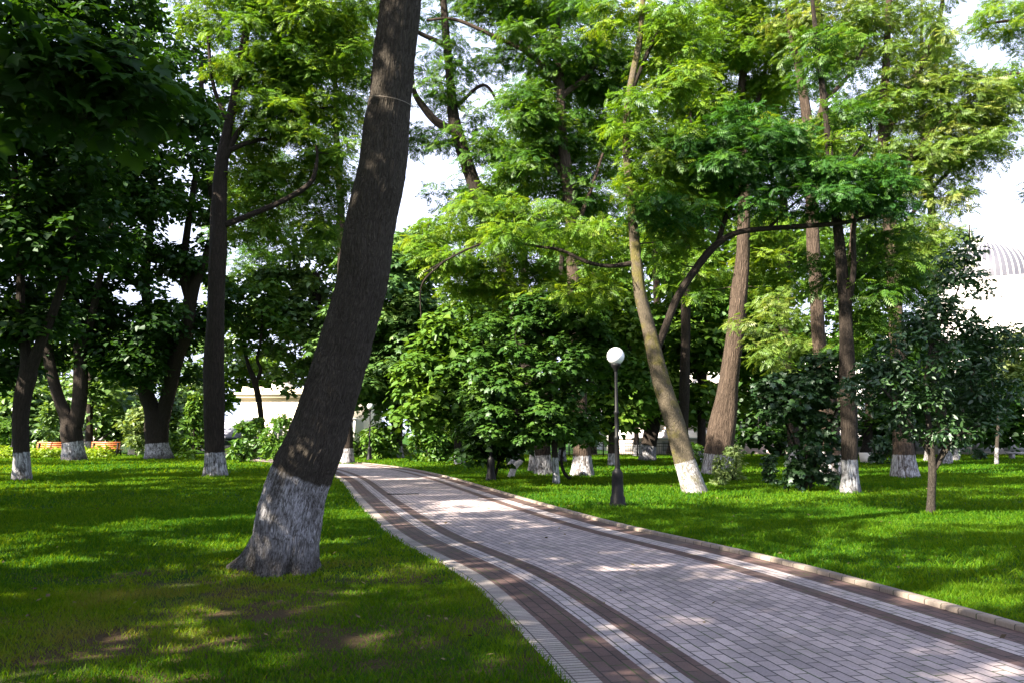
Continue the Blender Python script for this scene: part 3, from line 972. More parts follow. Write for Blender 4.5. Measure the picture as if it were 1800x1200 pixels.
def bench():
    root = empty('park_bench', (0, 0, 0), 'orange wooden park bench seen from behind, at the end of the yellow green bed', 'bench', 'orange park benches')
    mb = MB()
    for k in range(4):
        mb.box((0, 0.02 * k - 0.03, 0.50 + 0.13 * k), (0.95, 0.018, 0.058))
    mb.build('backrest', M['wood_bench'], root)
    mb = MB()
    for k in range(4):
        mb.box((0, 0.12 + 0.115 * k, 0.43), (0.95, 0.048, 0.018))
    mb.build('seat', M['wood_bench'], root)
    for sx in (-0.8, 0.8):
        MB().box((sx, -0.06, 0.44), (0.035, 0.035, 0.45), rx=math.radians(-5)).box((sx, 0.46, 0.2), (0.035, 0.035, 0.21)).box((sx, 0.2, 0.385), (0.033, 0.28, 0.025)).build('leg', M['iron'], root)
    return root


bn = bench()
bn.location = G(185, 801)
bn.scale = (1.12, 1.12, 1.12)
b2 = copy_tree(bn)
b2.location = at(92, 763, 60) * np.array([1, 1, 0])
b2['label'] = 'orange wooden park bench mostly hidden behind the yellow green bed'


def railing(name, xa, xb, y, label, seg=2.0):
    root = empty(name, ((xa + xb) / 2, y, 0), label, 'fence')
    L2 = (xb - xa) / 2
    MB().box((0, 0, 0.98), (L2, 0.03, 0.025)).box((0, 0, 0.18), (L2, 0.025, 0.02)).box((0, 0, 0.75), (L2, 0.02, 0.015)).build('rail', M['iron'], root)
    k = max(2, int(2 * L2 / seg))
    for i in range(k + 1):
        xx = -L2 + 2 * L2 * i / k
        MB().box((xx, 0, 0.55), (0.045, 0.045, 0.58)).box((xx, 0, 1.16), (0.055, 0.055, 0.03)).build('post', M['iron'], root)
    mb = MB()
    n = int(2 * L2 / 0.16)
    for i in range(n):
        mb.box((-L2 + (i + 0.5) * 2 * L2 / n, 0, 0.58), (0.010, 0.010, 0.39))
    mb.build('bars', M['iron'], root)


railing('railing', at(60, 770, 68)[0], at(300, 770, 68)[0], 68, 'black iron railing behind the benches')
railing('railing', at(1000, 770, 60)[0], at(1180, 770, 60)[0], 60, 'black iron railing behind the street lamp, in front of the terrace')

# drain slot in the paving
p = G(709, 868)
dg = empty('drain_grate', (p[0], p[1], 0.004), 'narrow dark drain grate lying across the paving', 'drain', None, math.radians(2))
MB().box((0, 0, 0.004), (0.42, 0.12, 0.004)).build('frame', M['iron'], dg)
mb = MB()
for k in range(14):
    mb.box((-0.38 + k * 0.0585, 0, 0.011), (0.012, 0.10, 0.003))
mb.build('grating', M['iron'], dg)
# planter, stones, board at the far right
p = G(1243, 797)
pl = empty('planter', p, 'rust brown box planter on a pale foot behind the straight brown trunk', 'planter')
s_ = p[1] / F
MB().box((0, 0, 0.12), (17 * s_, 0.5, 0.12)).build('foot', M['white_wall'], pl)
MB().box((0, 0, 0.24 + 13 * s_), (13 * s_, 0.42, 13 * s_), taper=0.96).build('box', M['brick_brown'], pl)
rng = np.random.default_rng(77)
make_crown('foliage', pl, [(np.array([rng.uniform(-.45, .45), rng.uniform(-.3, .3), 0.3 + 26 * s_]), 0.28) for _ in range(8)], 'oval', 0.14, 420, M['leaf_pale'], rng, 0.9, 0.8)
p = G(1172, 797)
ms = empty('stone_monument', p, 'dark banded stone monument between the two leaning trunks', 'monument')
s_ = p[1] / F
mb = MB()
for k, (w_, h_) in enumerate(((11, 4), (9.5, 7), (9, 7), (8, 6), (6.5, 4))):
    z0 = sum(q[1] for q in ((11, 4), (9.5, 7), (9, 7), (8, 6), (6.5, 4))[:k]) * s_
    mb.box((0.04 * (k % 2), 0, z0 + h_ * s_ / 2), (w_ * s_, w_ * s_ * 0.8, h_ * s_ / 2 - 0.006), taper=0.93)
mb.build('shaft', M['grey_stone'], ms)
MB().lathe([(8 * s_, 28 * s_), (8.4 * s_, 29.5 * s_), (6 * s_, 31 * s_), (4.2 * s_, 34 * s_), (4.6 * s_, 37 * s_), (3 * s_, 41 * s_), (0.02, 43 * s_)], 14).build('urn', M['pink_stone'], ms, True)
p = G(1526, 813)
bd = empty('leaning_board', p, 'pale board leaning on a dark bush behind the whitewashed trunks', 'board', None, math.radians(-10))
MB().box((0, 0.12, 0.30), (0.42, 0.018, 0.30), rx=math.radians(-22)).build('panel', M['board'], bd)
MB().box((-0.3, 0.30, 0.25), (0.02, 0.02, 0.26), rx=math.radians(20)).build('strut', M['cut_wood'], bd)
MB().box((0.3, 0.30, 0.25), (0.02, 0.02, 0.26), rx=math.radians(20)).build('strut', M['cut_wood'], bd)
p = G(1795, 806)
sb = empty('stone_bench', p, 'low grey slab bench at the right edge of the lawn', 'bench')
MB().box((0, 0, 0.40), (0.9, 0.24, 0.05)).build('seat', M['grey_stone'], sb)
for sx in (-0.6, 0.6):
    MB().box((sx, 0, 0.175), (0.09, 0.2, 0.18)).build('leg', M['grey_stone'], sb)
# cut stubs
p = G(897, 838)
st = empty('cut_stem', p, 'leaning whitewashed stub of a cut stem beside the round maple', 'stump')
d_ = p[1]
P = [np.array([0, 0, -0.04])] + [at(x, y, d_) - p for x, y in ((903, 823), (912, 812), (919, 806))]
MB().tube(catmull(P, 5), np.linspace(0.13, 0.085, 16), 12).build('bark', simple('lime_washed_bark', (0.62, 0.56, 0.50), 0.9, 0.1, 0.3, 14.0, bump=0.8), st, True)
e = P[-1]
MB().lathe([(0.085, -0.01), (0.08, 0.012), (0.001, 0.014)], 12, e).build('cut_face', M['cut_wood'], st)
p = G(231, 799)
st = empty('tree_stump', p, 'short pinkish cut stump in front of the orange bench', 'stump')
MB().lathe([(0.34, -0.02), (0.27, 0.10), (0.25, 0.42)], 16, lobes=5, depth=0.06).build('bark', M['pink_stone'], st, True)
MB().lathe([(0.25, 0.42), (0.22, 0.435), (0.001, 0.44)], 16, lobes=5, depth=0.06).build('cut_face', M['cut_wood'], st)

# ------------------------------------------------------------------ the large leaning trunk
HD = float(G(485, 1002)[1])


def hero_trunk(C, R):
    n, m = 200, 520
    s = np.linspace(0, 1, len(C))
    L0 = np.concatenate([[0], np.cumsum(np.linalg.norm(np.diff(C, axis=0), axis=1))])
    Lq = np.linspace(0, 1, m) ** 1.25 * L0[-1]
    P = np.stack([np.interp(Lq, L0, C[:, i]) for i in range(3)], 1)
    r = np.interp(Lq, L0, R) * (1 - 0.075 * np.clip((Lq - 0.7) / 1.2, 0, 1))
    a = np.linspace(0, 2 * np.pi, n, endpoint=False)
    lob = np.zeros((m, n))
    # (angle: 90 = left, 180 = towards the camera, 270 = right), reach, height, width
    for deg, A, h, w in ((80, 0.85, 0.26, 0.36), (172, 0.22, 0.24, 0.50), (236, 0.28, 0.22, 0.40), (318, 0.40, 0.25, 0.5), (20, 0.35, 0.25, 0.5), (122, 0.10, 0.5, 0.3)):
        da = np.angle(np.exp(1j * (a - math.radians(deg))))
        lob += A * np.exp(-(np.maximum(Lq - 0.03, 0) / h) ** 1.0)[:, None] * np.exp(-(da / w) ** 2)[None]
    for deg, A, h, w in ((203, 0.55, 0.16, 0.14), (128, 0.50, 0.18, 0.17)):    # hollows between the roots
        da = np.angle(np.exp(1j * (a - math.radians(deg))))
        lob -= A * np.exp(-Lq / h)[:, None] * np.exp(-(da / w) ** 2)[None]
    AA, LL = np.meshgrid(a, Lq)
    ca, sa = np.cos(AA), np.sin(AA)
    big = 0.035 * np.cos(2 * AA + LL * 0.9) + 0.022 * np.cos(3 * AA - LL * 1.7 + 1.0) + 0.014 * np.cos(5 * AA + LL * 2.3)
    kx = 30 / (2 * np.pi) * (AA + 0.02 * np.sin(LL * 4.0))
    rid = np.abs(vnoise(kx * 2.4, LL * 5.5, 3) - 0.5) * 2
    rid2 = vnoise(kx * 4.5, LL * 14.0, 5)
    fade = np.clip(np.minimum(AA, 2 * np.pi - AA) / 0.2, 0, 1)
    RR = r[:, None] * (1 + lob + big) + (0.024 * (1 - rid) + 0.010 * rid2 - 0.016) * fade
    # lumps left by old limbs
    for deg, z, A, w in ((150, 4.05, 0.035, 0.25), (255, 2.75, 0.03, 0.35), (110, 5.6, 0.04, 0.3)):
        da = np.angle(np.exp(1j * (AA - math.radians(deg))))
        RR += A * np.exp(-(da / 0.5) ** 2 - ((LL - z) / w) ** 2)
    v, q, bk, L, _ = tube_np(P, RR, n)
    return v, q, bk, np.repeat(L, n)


tree('leaning_tree', 'large grey barked tree leaning over the grass on the left, its foot worn white', 'tree', HD,
     [[(497, 1002, 112), (503, 960, 108), (511, 905, 108), (521, 860, 105), (536, 820, 106), (553, 780, 104), (578, 700, 98), (607, 600, 92), (637, 500, 91), (651, 400, 92), (671, 300, 91), (683, 200, 81), (693, 100, 83), (706, 0, 80), (722, -200, 74), (728, -420, 62), (705, -700, 44), (690, -1000, 22)],
      [(726, -350, 40), (850, -520, 30), (960, -700, 18), (1040, -860, 9)], [(722, -300, 34), (600, -480, 26), (470, -640, 16), (380, -800, 8)], [(727, -420, 34), (760, -680, 24), (830, -950, 10)]],
     [(730, -820, 520, 280, 0.5, 60), (1000, -700, 260, 180, -1.0, 16), (420, -700, 300, 160, 0.0, 20), (300, -520, 380, 230, 4.0, 34), (620, -560, 300, 180, 4.5, 20)], 'broad', 'leaf_maple', 0.24, 75, 0.70, 0.5, 'bark_grey', 1.20, seed=5, depth=0.8, extra=hero_trunk)
# wire tied round it
c_, w_ = at(683, 184, HD), 81 / F * HD / 2
a_ = np.linspace(0, 2 * np.pi, 49)
tl = np.array([0.17, 0, 0.985])
MBw = MB().tube(np.stack([c_[0] + np.cos(a_) * w_ * 1.07, HD + np.sin(a_) * w_ * 1.07, c_[2] + 0.006 - 0.15 * np.cos(a_) * w_ + 0.03 * np.sin(a_)], 1), np.full(49, 0.0035), 6)
tag(MBw.build('wire', M['wire'], None, True), 'thin pale wire tied round the upper leaning trunk', 'wire')

# ------------------------------------------------------------------ trees on the left
GL = 'dark maples of the left lawn'
d1, d2, d3, d4 = D(845), D(809), D(806), D(837)
tree('maple', 'slender leaning dark maple with a lime washed foot, leftmost trunk', 'tree', d1,
     [[(40, 845, 30), (37, 790, 27), (36, 740, 27), (42, 690, 28), (50, 650, 28), (44, 610, 18), (36, 560, 16), (36, 480, 14), (30, 380, 12), (24, 260, 9), (20, 120, 6)], [(52, 655, 22), (72, 600, 18), (95, 545, 15), (120, 460, 12), (140, 350, 8)]],
     [(50, 330, 170, 200, 0, 56), (110, 110, 170, 130, 0, 30), (30, 540, 90, 80, 0.5, 18), (40, -20, 150, 90, 0, 18), (190, 10, 110, 60, 0, 10), (10, 640, 40, 50, 1, 5), (70, 240, 160, 130, -2.6, 22), (120, 400, 110, 90, -1.5, 10)], 'broad', 'leaf_maple', 0.27, 145, 0.9, 0.5, 'bark_dark', 1.05, GL, 11)
tree('maple', 'dark maple forked low above a short whitewashed foot, second trunk from the left', 'tree', d2,
     [[(130, 809, 36), (128, 785, 32), (124, 755, 33), (118, 735, 24), (100, 690, 19), (88, 640, 18), (78, 590, 16), (72, 520, 14), (60, 400, 10)], [(133, 750, 24), (140, 700, 25), (142, 640, 24), (140, 580, 22), (128, 500, 16), (140, 380, 12), (150, 240, 8)], [(143, 620, 16), (160, 560, 14), (178, 480, 10), (200, 380, 7)]],
     [(140, 360, 180, 180, 0, 62), (210, 560, 100, 100, 1, 28), (90, 560, 90, 90, 1, 20), (190, 180, 150, 130, 0, 28), (200, 660, 60, 40, 1, 7)], 'broad', 'leaf_maple', 0.36, 66, 1.5, 0.5, 'bark_dark', 1.2, GL, 12)
tree('maple', 'dark maple with a bulging left stem and kinked right stem, third trunk', 'tree', d3,
     [[(278, 807, 44), (276, 780, 37), (275, 745, 38), (266, 715, 26), (256, 680, 26), (262, 630, 24), (268, 580, 20), (255, 500, 17), (262, 420, 14), (270, 300, 9)], [(284, 745, 24), (296, 690, 25), (310, 630, 25), (328, 580, 24), (333, 535, 24), (345, 490, 20), (362, 455, 16), (375, 380, 12), (360, 250, 10), (352, 110, 8)], [(334, 535, 15), (322, 480, 14), (330, 400, 12), (345, 300, 9)]],
     [(290, 330, 150, 190, 0, 52), (330, 520, 90, 90, 0.5, 20), (330, 150, 110, 130, 0, 24), (230, 600, 80, 70, 1, 16), (310, 640, 50, 40, 1, 7)], 'broad', 'leaf_maple', 0.36, 62, 1.5, 0.5, 'bark_dark', 1.1, GL, 13)
tree('locust', 'straight dark locust trunk with a lime washed foot just left of the leaning tree', 'tree', d4,
     [[(378, 837, 38), (378, 790, 34), (376, 700, 35), (377, 600, 33), (381, 500, 30), (384, 400, 29), (388, 300, 25), (400, 230, 17), (413, 170, 17), (425, 100, 15), (436, 30, 14), (445, -80, 11), (450, -200, 6)],
      [(392, 285, 12), (425, 225, 10), (470, 202, 9), (520, 195, 7), (570, 190, 4)], [(391, 270, 10), (440, 250, 8), (490, 240, 6), (530, 222, 4)], [(384, 400, 13), (440, 378, 10), (500, 352, 10), (545, 322, 9), (557, 285, 6), (556, 255, 4)],
      [(438, 20, 11), (480, 3, 9), (540, 2, 7), (610, 8, 4)], [(400, 215, 9), (375, 150, 7), (365, 60, 5)]],
     [(545, 110, 110, 110, 1, 26), (455, 70, 110, 90, 0, 20), (560, 245, 80, 60, 1, 12), (530, 350, 80, 50, 2, 8), (480, 200, 80, 40, 0, 8), (390, -60, 200, 90, 0, 20), (600, 120, 70, 120, 1, 16), (470, 130, 90, 60, 1, 12), (590, 300, 70, 60, 2, 10), (470, 300, 60, 60, 2, 8), (540, 20, 110, 50, 0, 14), (490, 215, 90, 40, 0.8, 10), (440, 330, 60, 60, 1.5, 8), (520, 400, 80, 40, 2, 8), (380, 20, 60, 60, 1, 8), (600, -20, 120, 60, 0, 10), (440, 400, 60, 40, 2, 6)], 'spray', 'leaf_locust', 0.347, 102, 0.75, 0.42, 'bark_dark', 0.98, None, 14)

# ------------------------------------------------------------------ trees in the middle
da = D(834)
tree('locust', 'tall dark locust curving left high above the round maple, two whitewashed stems at its foot', 'tree', da,
     [[(955, 834, 34), (953, 800, 30), (950, 770, 32), (938, 680, 28), (910, 560, 26), (880, 450, 27), (850, 370, 28), (822, 290, 25), (800, 220, 22), (792, 150, 17), (784, 60, 14), (775, -60, 10), (770, -180, 6)],
      [(938, 826, 18), (940, 790, 15), (952, 740, 14), (972, 640, 12), (985, 500, 10), (990, 400, 7)], [(805, 235, 17), (768, 215, 15), (742, 185, 13), (728, 160, 9), (722, 110, 6)], [(787, 80, 9), (740, 60, 8), (690, 30, 6)], [(800, 190, 7), (850, 150, 6), (880, 190, 4)]],
     [(780, 130, 60, 90, 0, 14), (830, 240, 60, 60, 0, 10), (850, 130, 50, 40, 1, 6), (800, 340, 60, 30, 1, 7), (760, -20, 140, 60, 0, 16), (720, 240, 40, 50, 1, 5), (860, 300, 50, 50, 0, 7)], 'spray', 'leaf_locust_deep', 0.347, 99, 0.62, 0.4, 'bark_dark', 0.85, None, 21)
dm_ = D(836)
tree('locust', 'tall straight locust rising behind the right side of the round maple', 'tree', dm_,
     [[(1024, 836, 40), (1023, 800, 31), (1020, 750, 26), (1018, 680, 25), (1012, 560, 24), (1006, 420, 23), (998, 320, 22), (988, 240, 18), (985, 150, 16), (980, 60, 13), (975, -80, 9), (972, -200, 5)],
      [(1000, 330, 10), (975, 285, 9), (958, 235, 7), (952, 200, 4)], [(986, 170, 12), (1035, 130, 10), (1060, 80, 8), (1062, 20, 5)], [(985, 150, 10), (930, 95, 9), (870, 65, 8), (800, 35, 6), (750, 36, 4)], [(1006, 420, 9), (1040, 330, 7), (1060, 270, 5)]],
     [(980, 60, 140, 90, 0, 34), (930, 190, 60, 50, -0.5, 14), (1010, 220, 90, 80, 1, 22), (930, 290, 70, 50, 0, 12), (1060, 130, 70, 60, 1, 14), (880, 10, 80, 30, 0, 9), (1020, 340, 60, 60, 1, 10), (860, -30, 120, 40, 0, 8)], 'spray', 'leaf_locust_deep', 0.347, 115, 0.75, 0.42, 'bark_brown', 0.85, None, 22)
dl = D(866)
tree('locust', 'pale mossy locust leaning left with a bright whitewashed foot behind the nearer street lamp', 'tree', dl,
     [[(1222, 867, 40), (1212, 835, 38), (1202, 805, 36), (1186, 745, 33), (1166, 680, 31), (1150, 620, 29), (1138, 570, 25), (1126, 520, 23), (1120, 470, 20), (1113, 400, 17), (1107, 330, 15), (1101, 260, 14), (1103, 190, 13), (1113, 130, 12), (1124, 70, 11), (1130, 0, 10), (1136, -120, 7)],
      [(1156, 612, 13), (1172, 570, 14), (1190, 525, 14), (1218, 480, 14), (1245, 445, 14), (1268, 424, 12), (1300, 408, 10), (1350, 402, 9), (1410, 398, 9), (1480, 392, 8), (1530, 380, 6), (1590, 364, 4)], [(1262, 428, 10), (1275, 385, 9), (1295, 345, 8), (1325, 300, 7), (1345, 262, 5)], [(1275, 385, 7), (1310, 368, 6), (1360, 340, 5), (1390, 330, 3)], [(1350, 402, 6), (1400, 355, 4), (1460, 310, 3)], [(1466, 393, 5), (1476, 365, 5), (1495, 350, 4), (1540, 330, 3)],
      [(1118, 462, 10), (1070, 468, 7), (1030, 460, 7), (985, 440, 6), (935, 432, 5), (880, 422, 5), (830, 435, 4), (780, 460, 3), (745, 480, 2)], [(780, 460, 4), (742, 500, 3), (740, 560, 2)], [(1104, 175, 9), (1150, 70, 7), (1190, 20, 5)]],
     [(1180, 260, 70, 60, 0, 14), (1180, 40, 70, 50, 0, 9), (1060, 30, 40, 40, 0, 5), (1190, 110, 70, 60, 0, 10), (870, 385, 120, 40, 3.5, 26), (970, 400, 90, 40, 3, 18), (780, 430, 60, 50, 3, 13), (880, 480, 110, 45, 4.5, 20), (1060, 430, 70, 50, 2, 10), (940, 420, 120, 22, 0.2, 9), (1120, 330, 40, 60, -0.3, 5), (1105, 200, 40, 50, -0.3, 5), (830, 500, 70, 25, 4.5, 10), (960, 520, 90, 30, 4.5, 10), (1230, 360, 70, 70, 0.5, 12), (1190, 430, 50, 50, 0.5, 6), (1020, 500, 60, 40, 0.5, 6)],
     'spray', 'leaf_locust', 0.302, 144, 0.55, 0.40, 'bark_moss', 0.98, None, 23, depth=0.9, limb='bark_dark',  # limbs get darker bark than the trunk, their shaded undersides painted in
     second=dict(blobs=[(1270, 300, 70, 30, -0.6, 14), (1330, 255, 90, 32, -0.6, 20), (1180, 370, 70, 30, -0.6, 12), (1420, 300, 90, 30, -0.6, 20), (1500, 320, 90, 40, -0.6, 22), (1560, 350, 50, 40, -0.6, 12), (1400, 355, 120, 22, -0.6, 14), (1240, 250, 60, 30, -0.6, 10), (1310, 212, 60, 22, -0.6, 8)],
                 mat='leaf_bough_shade', size=0.26, per=190, cr=0.46, label='flat foliage of the long low bough, its green darkened for shade'))
d5 = D(833)
tree('locust', 'thick straight brown locust trunk lit from the left behind the pale shrubs', 'tree', d5,
     [[(1263, 834, 52), (1264, 800, 45), (1270, 750, 44), (1278, 690, 37), (1287, 630, 33), (1295, 560, 30), (1302, 490, 27), (1306, 440, 25), (1308, 360, 22), (1305, 280, 19), (1300, 200, 16), (1310, 100, 13), (1320, -20, 9), (1325, -150, 5)],
      [(1304, 290, 11), (1270, 220, 10), (1240, 150, 9), (1225, 80, 6)], [(1303, 250, 9), (1340, 150, 8), (1350, 60, 6)], [(1240, 150, 6), (1215, 170, 5), (1215, 220, 4)]],
     [(1290, 70, 110, 80, 0, 28), (1220, 160, 60, 60, 0, 14), (1330, 180, 60, 60, 0, 12), (1270, -40, 160, 60, 0, 20), (1230, 300, 60, 50, 1, 10), (1350, 420, 70, 50, 1, 10), (1210, 480, 60, 50, 1, 9), (1320, 500, 70, 40, 2, 9), (1270, 240, 70, 50, 1.5, 10)], 'spray', 'leaf_locust', 0.347, 124, 0.75, 0.42, 'bark_brown', 0.85, None, 25)
d6 = D(841)
tree('locust', 'tall twin stemmed brown locust behind the whitewashed dark trunk on the right', 'tree', d6,
     [[(1470, 842, 34), (1466, 800, 30), (1460, 760, 28), (1450, 690, 27), (1440, 600, 25), (1434, 500, 23), (1428, 400, 22), (1424, 300, 21), (1420, 220, 18), (1408, 140, 16), (1395, 80, 13), (1385, 20, 9), (1378, -100, 5)],
      [(1450, 838, 20), (1452, 800, 16), (1462, 740, 14), (1480, 650, 14), (1490, 540, 14), (1498, 450, 13), (1500, 390, 9), (1508, 330, 6)], [(1423, 240, 14), (1447, 190, 14), (1444, 120, 14), (1440, 40, 13), (1432, -60, 9)], [(1447, 180, 9), (1490, 135, 7), (1520, 80, 5)]],
     [(1420, 60, 80, 70, 0, 16), (1500, 60, 80, 60, 1, 12), (1440, 230, 60, 40, 1, 7), (1400, -60, 140, 50, 0, 12), (1350, 560, 60, 60, 1, 8), (1480, 260, 60, 40, 0, 8), (1380, 620, 60, 40, 1, 6)], 'spray', 'leaf_locust_pale', 0.336, 96, 0.65, 0.42, 'bark_brown', 0.92, None, 26)
tree('locust', 'dark twisted locust trunk with a whitewashed foot right of the bushy young maple', 'tree', D(867),
     [[(1495, 868, 33), (1494, 830, 28), (1493, 790, 27), (1491, 700, 27), (1488, 610, 25), (1484, 520, 22), (1476, 430, 18), (1466, 350, 15), (1458, 270, 13), (1448, 170, 11), (1436, 80, 9), (1425, -30, 6)], [(1487, 560, 12), (1500, 480, 10), (1500, 410, 8), (1508, 360, 5)], [(1466, 350, 7), (1490, 290, 6), (1530, 240, 4)]],
     [(1520, 520, 70, 60, 0.5, 10), (1560, 430, 60, 50, 0.5, 9), (1480, 220, 50, 60, 0, 7), (1450, 90, 60, 60, 0, 7), (1450, 480, 50, 50, 1, 6), (1600, 520, 60, 50, 1.5, 8), (1510, 620, 60, 40, 1, 6)], 'spray', 'leaf_locust_deep', 0.302, 129, 0.55, 0.42, 'bark_dark', 0.98, None, 27)
d7 = D(839)
tree('locust', 'thick whitewashed locust behind the small dark leaved tree, its pale stem reaching the top edge', 'tree', d7,
     [[(1590, 840, 44), (1588, 800, 35), (1585, 750, 33), (1580, 650, 28), (1574, 540, 25), (1566, 420, 23), (1556, 300, 20), (1552, 230, 18), (1556, 150, 15), (1560, 60, 12), (1565, -50, 8)], [(1552, 250, 14), (1600, 150, 11), (1645, 60, 9), (1660, -20, 6)], [(1566, 330, 10), (1630, 240, 8), (1700, 180, 6), (1750, 160, 4)], [(1572, 420, 8), (1640, 330, 6), (1710, 270, 4)]],
     [(1600, 90, 80, 90, 0, 14), (1680, 180, 90, 60, 0, 18), (1710, 260, 80, 45, 0, 15), (1740, 200, 50, 50, 0, 8), (1620, 280, 70, 50, 0, 12), (1650, 340, 60, 50, 0, 9), (1550, 200, 50, 60, 0, 6), (1560, -30, 160, 50, 0, 12), (1600, 430, 50, 60, 0, 7), (1620, 480, 50, 40, 0, 5)], 'spray', 'leaf_locust_pale', 0.336, 112, 0.7, 0.42, 'bark_brown', 0.92, None, 28)
tree('locust', 'locust whose leafy branch ends reach into the top right corner, trunk outside the view', 'tree', 34.0,
     [[(1905, 832, 40), (1900, 780, 34), (1895, 600, 28), (1890, 400, 24), (1885, 200, 18), (1880, 50, 12), (1880, -80, 6)], [(1888, 260, 10), (1840, 170, 8), (1790, 130, 5), (1755, 140, 3)], [(1884, 120, 10), (1820, 45, 7), (1750, 40, 5), (1700, 60, 3)]],
     [(1765, 35, 70, 40, 0, 13), (1795, 140, 45, 40, 0, 9), (1880, 120, 80, 140, 0, 22), (1820, -40, 120, 50, 0, 12), (1860, 330, 60, 80, 0, 10)], 'spray', 'leaf_locust', 0.336, 118, 0.6, 0.42, 'bark_brown', 0.92, None, 29)
# young round maple in front of them
tree('round_maple', 'young maple with a dense round dark green crown left of the nearer street lamp', 'tree', D(853),
     [[(978, 854, 13), (977, 820, 11), (975, 790, 11), (973, 740, 10), (962, 660, 9), (952, 580, 7), (945, 520, 4)], [(975, 770, 7), (930, 700, 6), (890, 650, 4)], [(973, 740, 6), (1010, 680, 5), (1040, 640, 3)]],
     [(945, 640, 140, 130, 0, 95), (940, 740, 120, 40, 0, 26), (1000, 600, 80, 70, 0, 18), (890, 690, 80, 70, 0, 18)], 'lobed', 'leaf_dome', 0.175, 480, 0.46, 0.55, 'bark_dark', 0.95, None, 31, depth=0.95, tilt=0.3)
tree('small_tree', 'small broad tree with dark glossy leaves, upright shoots and a thin grey trunk', 'tree', D(906),
     [[(1635, 908, 16), (1637, 870, 13), (1639, 830, 13), (1637, 790, 11), (1632, 740, 9), (1625, 690, 7), (1640, 600, 5), (1680, 520, 3), (1702, 440, 2), (1704, 395, 1.5)], [(1640, 825, 9), (1662, 785, 7), (1700, 740, 6), (1745, 690, 4)], [(1636, 800, 7), (1590, 730, 5), (1550, 680, 4)], [(1640, 830, 6), (1690, 760, 5), (1760, 740, 3)]],
     [(1640, 650, 120, 75, 0, 36), (1550, 690, 60, 70, 0, 18), (1730, 690, 70, 60, 0, 24), (1680, 590, 60, 40, 0, 12), (1760, 600, 40, 30, 0, 8), (1703, 500, 8, 70, 0, 5), (1672, 470, 12, 50, 0, 4), (1640, 560, 50, 40, 0, 9), (1660, 760, 90, 25, 0, 12), (1700, 430, 8, 30, 0, 2)], 'oval', 'leaf_glossy', 0.125, 760, 0.30, 0.6, 'bark_grey', None, None, 32, tilt=0.6)
tree('young_maple', 'bushy young maple with dark foliage hanging to the grass left of the dark twisted trunk', 'tree', D(866) + 0.6,
     [[(1415, 868, 8), (1418, 820, 7), (1415, 760, 6), (1405, 700, 4), (1400, 660, 3)], [(1410, 866, 5), (1400, 790, 4), (1370, 720, 3)], [(1422, 866, 5), (1440, 790, 4), (1470, 720, 3)]],
     [(1400, 700, 75, 45, 0, 26), (1430, 770, 45, 60, 0, 16), (1420, 840, 40, 25, 0, 9), (1350, 690, 35, 25, 0, 8), (1460, 700, 45, 40, 0, 10), (1450, 640, 40, 30, 0, 6)], 'lobed', 'leaf_glossy', 0.17, 420, 0.36, 0.6, 'bark_dark', None, None, 33)

# ------------------------------------------------------------------ trunks and trees further back
GB = 'trees of the middle distance'
tree('leaning_maple', 'dark trunk leaning right with a whitewashed foot, far behind the street lamp', 'tree', D(809),
     [[(1137, 810, 29), (1140, 785, 26), (1147, 745, 25), (1156, 690, 24), (1160, 620, 20), (1155, 520, 14), (1150, 420, 9)], [(1158, 650, 12), (1200, 580, 10), (1230, 520, 7)]],
     [(1180, 600, 110, 80, 0, 34), (1120, 680, 70, 50, 0, 14), (1210, 700, 60, 40, 1, 12)], 'broad', 'leaf_round', 0.42, 45, 1.3, 0.5, 'bark_dark', 1.0, GB, 41)
tree('chestnut', 'chestnut with large pale leaf clusters behind the far street lamp', 'tree', 56.0,
     [[(698, 800, 22), (698, 760, 19), (700, 650, 17), (690, 520, 13), (685, 420, 8)], [(700, 650, 9), (650, 560, 7)], [(700, 640, 9), (760, 540, 7)]],
     [(690, 520, 90, 130, 0, 54), (680, 660, 80, 60, -1, 24), (760, 600, 70, 90, 0, 24), (640, 600, 60, 80, 0, 16)], 'lobed', 'leaf_chestnut', 0.46, 46, 1.5, 0.45, 'bark_dark', 0.9, GB, 42, tilt=0.3)
tree('broadleaf_tree', 'tall mid green broadleaf tree behind the left edge of the large leaning trunk', 'tree', 62.0,
     [[(575, 800, 24), (572, 740, 20), (560, 600, 18), (555, 480, 12)], [(565, 640, 10), (520, 560, 7)], [(562, 600, 10), (610, 500, 7)]],
     [(560, 480, 90, 90, 0, 38), (530, 590, 70, 90, 0, 26), (600, 620, 60, 110, 0, 26), (490, 520, 50, 70, 0, 14)], 'broad', 'leaf_far', 0.42, 46, 1.5, 0.5, 'bark_dark', None, GB, 43)
tree('slim_tree', 'slim dark tree with a crooked forked stem in front of the cream house', 'tree', 58.0,
     [[(466, 800, 12), (462, 760, 10), (456, 710, 10), (448, 670, 10), (436, 640, 7), (430, 600, 6), (440, 540, 4)], [(450, 672, 7), (458, 650, 6), (452, 630, 5), (458, 600, 5), (462, 540, 3)]],
     [(440, 530, 60, 60, 0, 20), (470, 590, 40, 40, 0, 8), (420, 600, 40, 40, 0, 7), (510, 670, 25, 30, 0, 3)], 'broad', 'leaf_round', 0.42, 38, 1.1, 0.5, 'bark_dark', None, GB, 44)
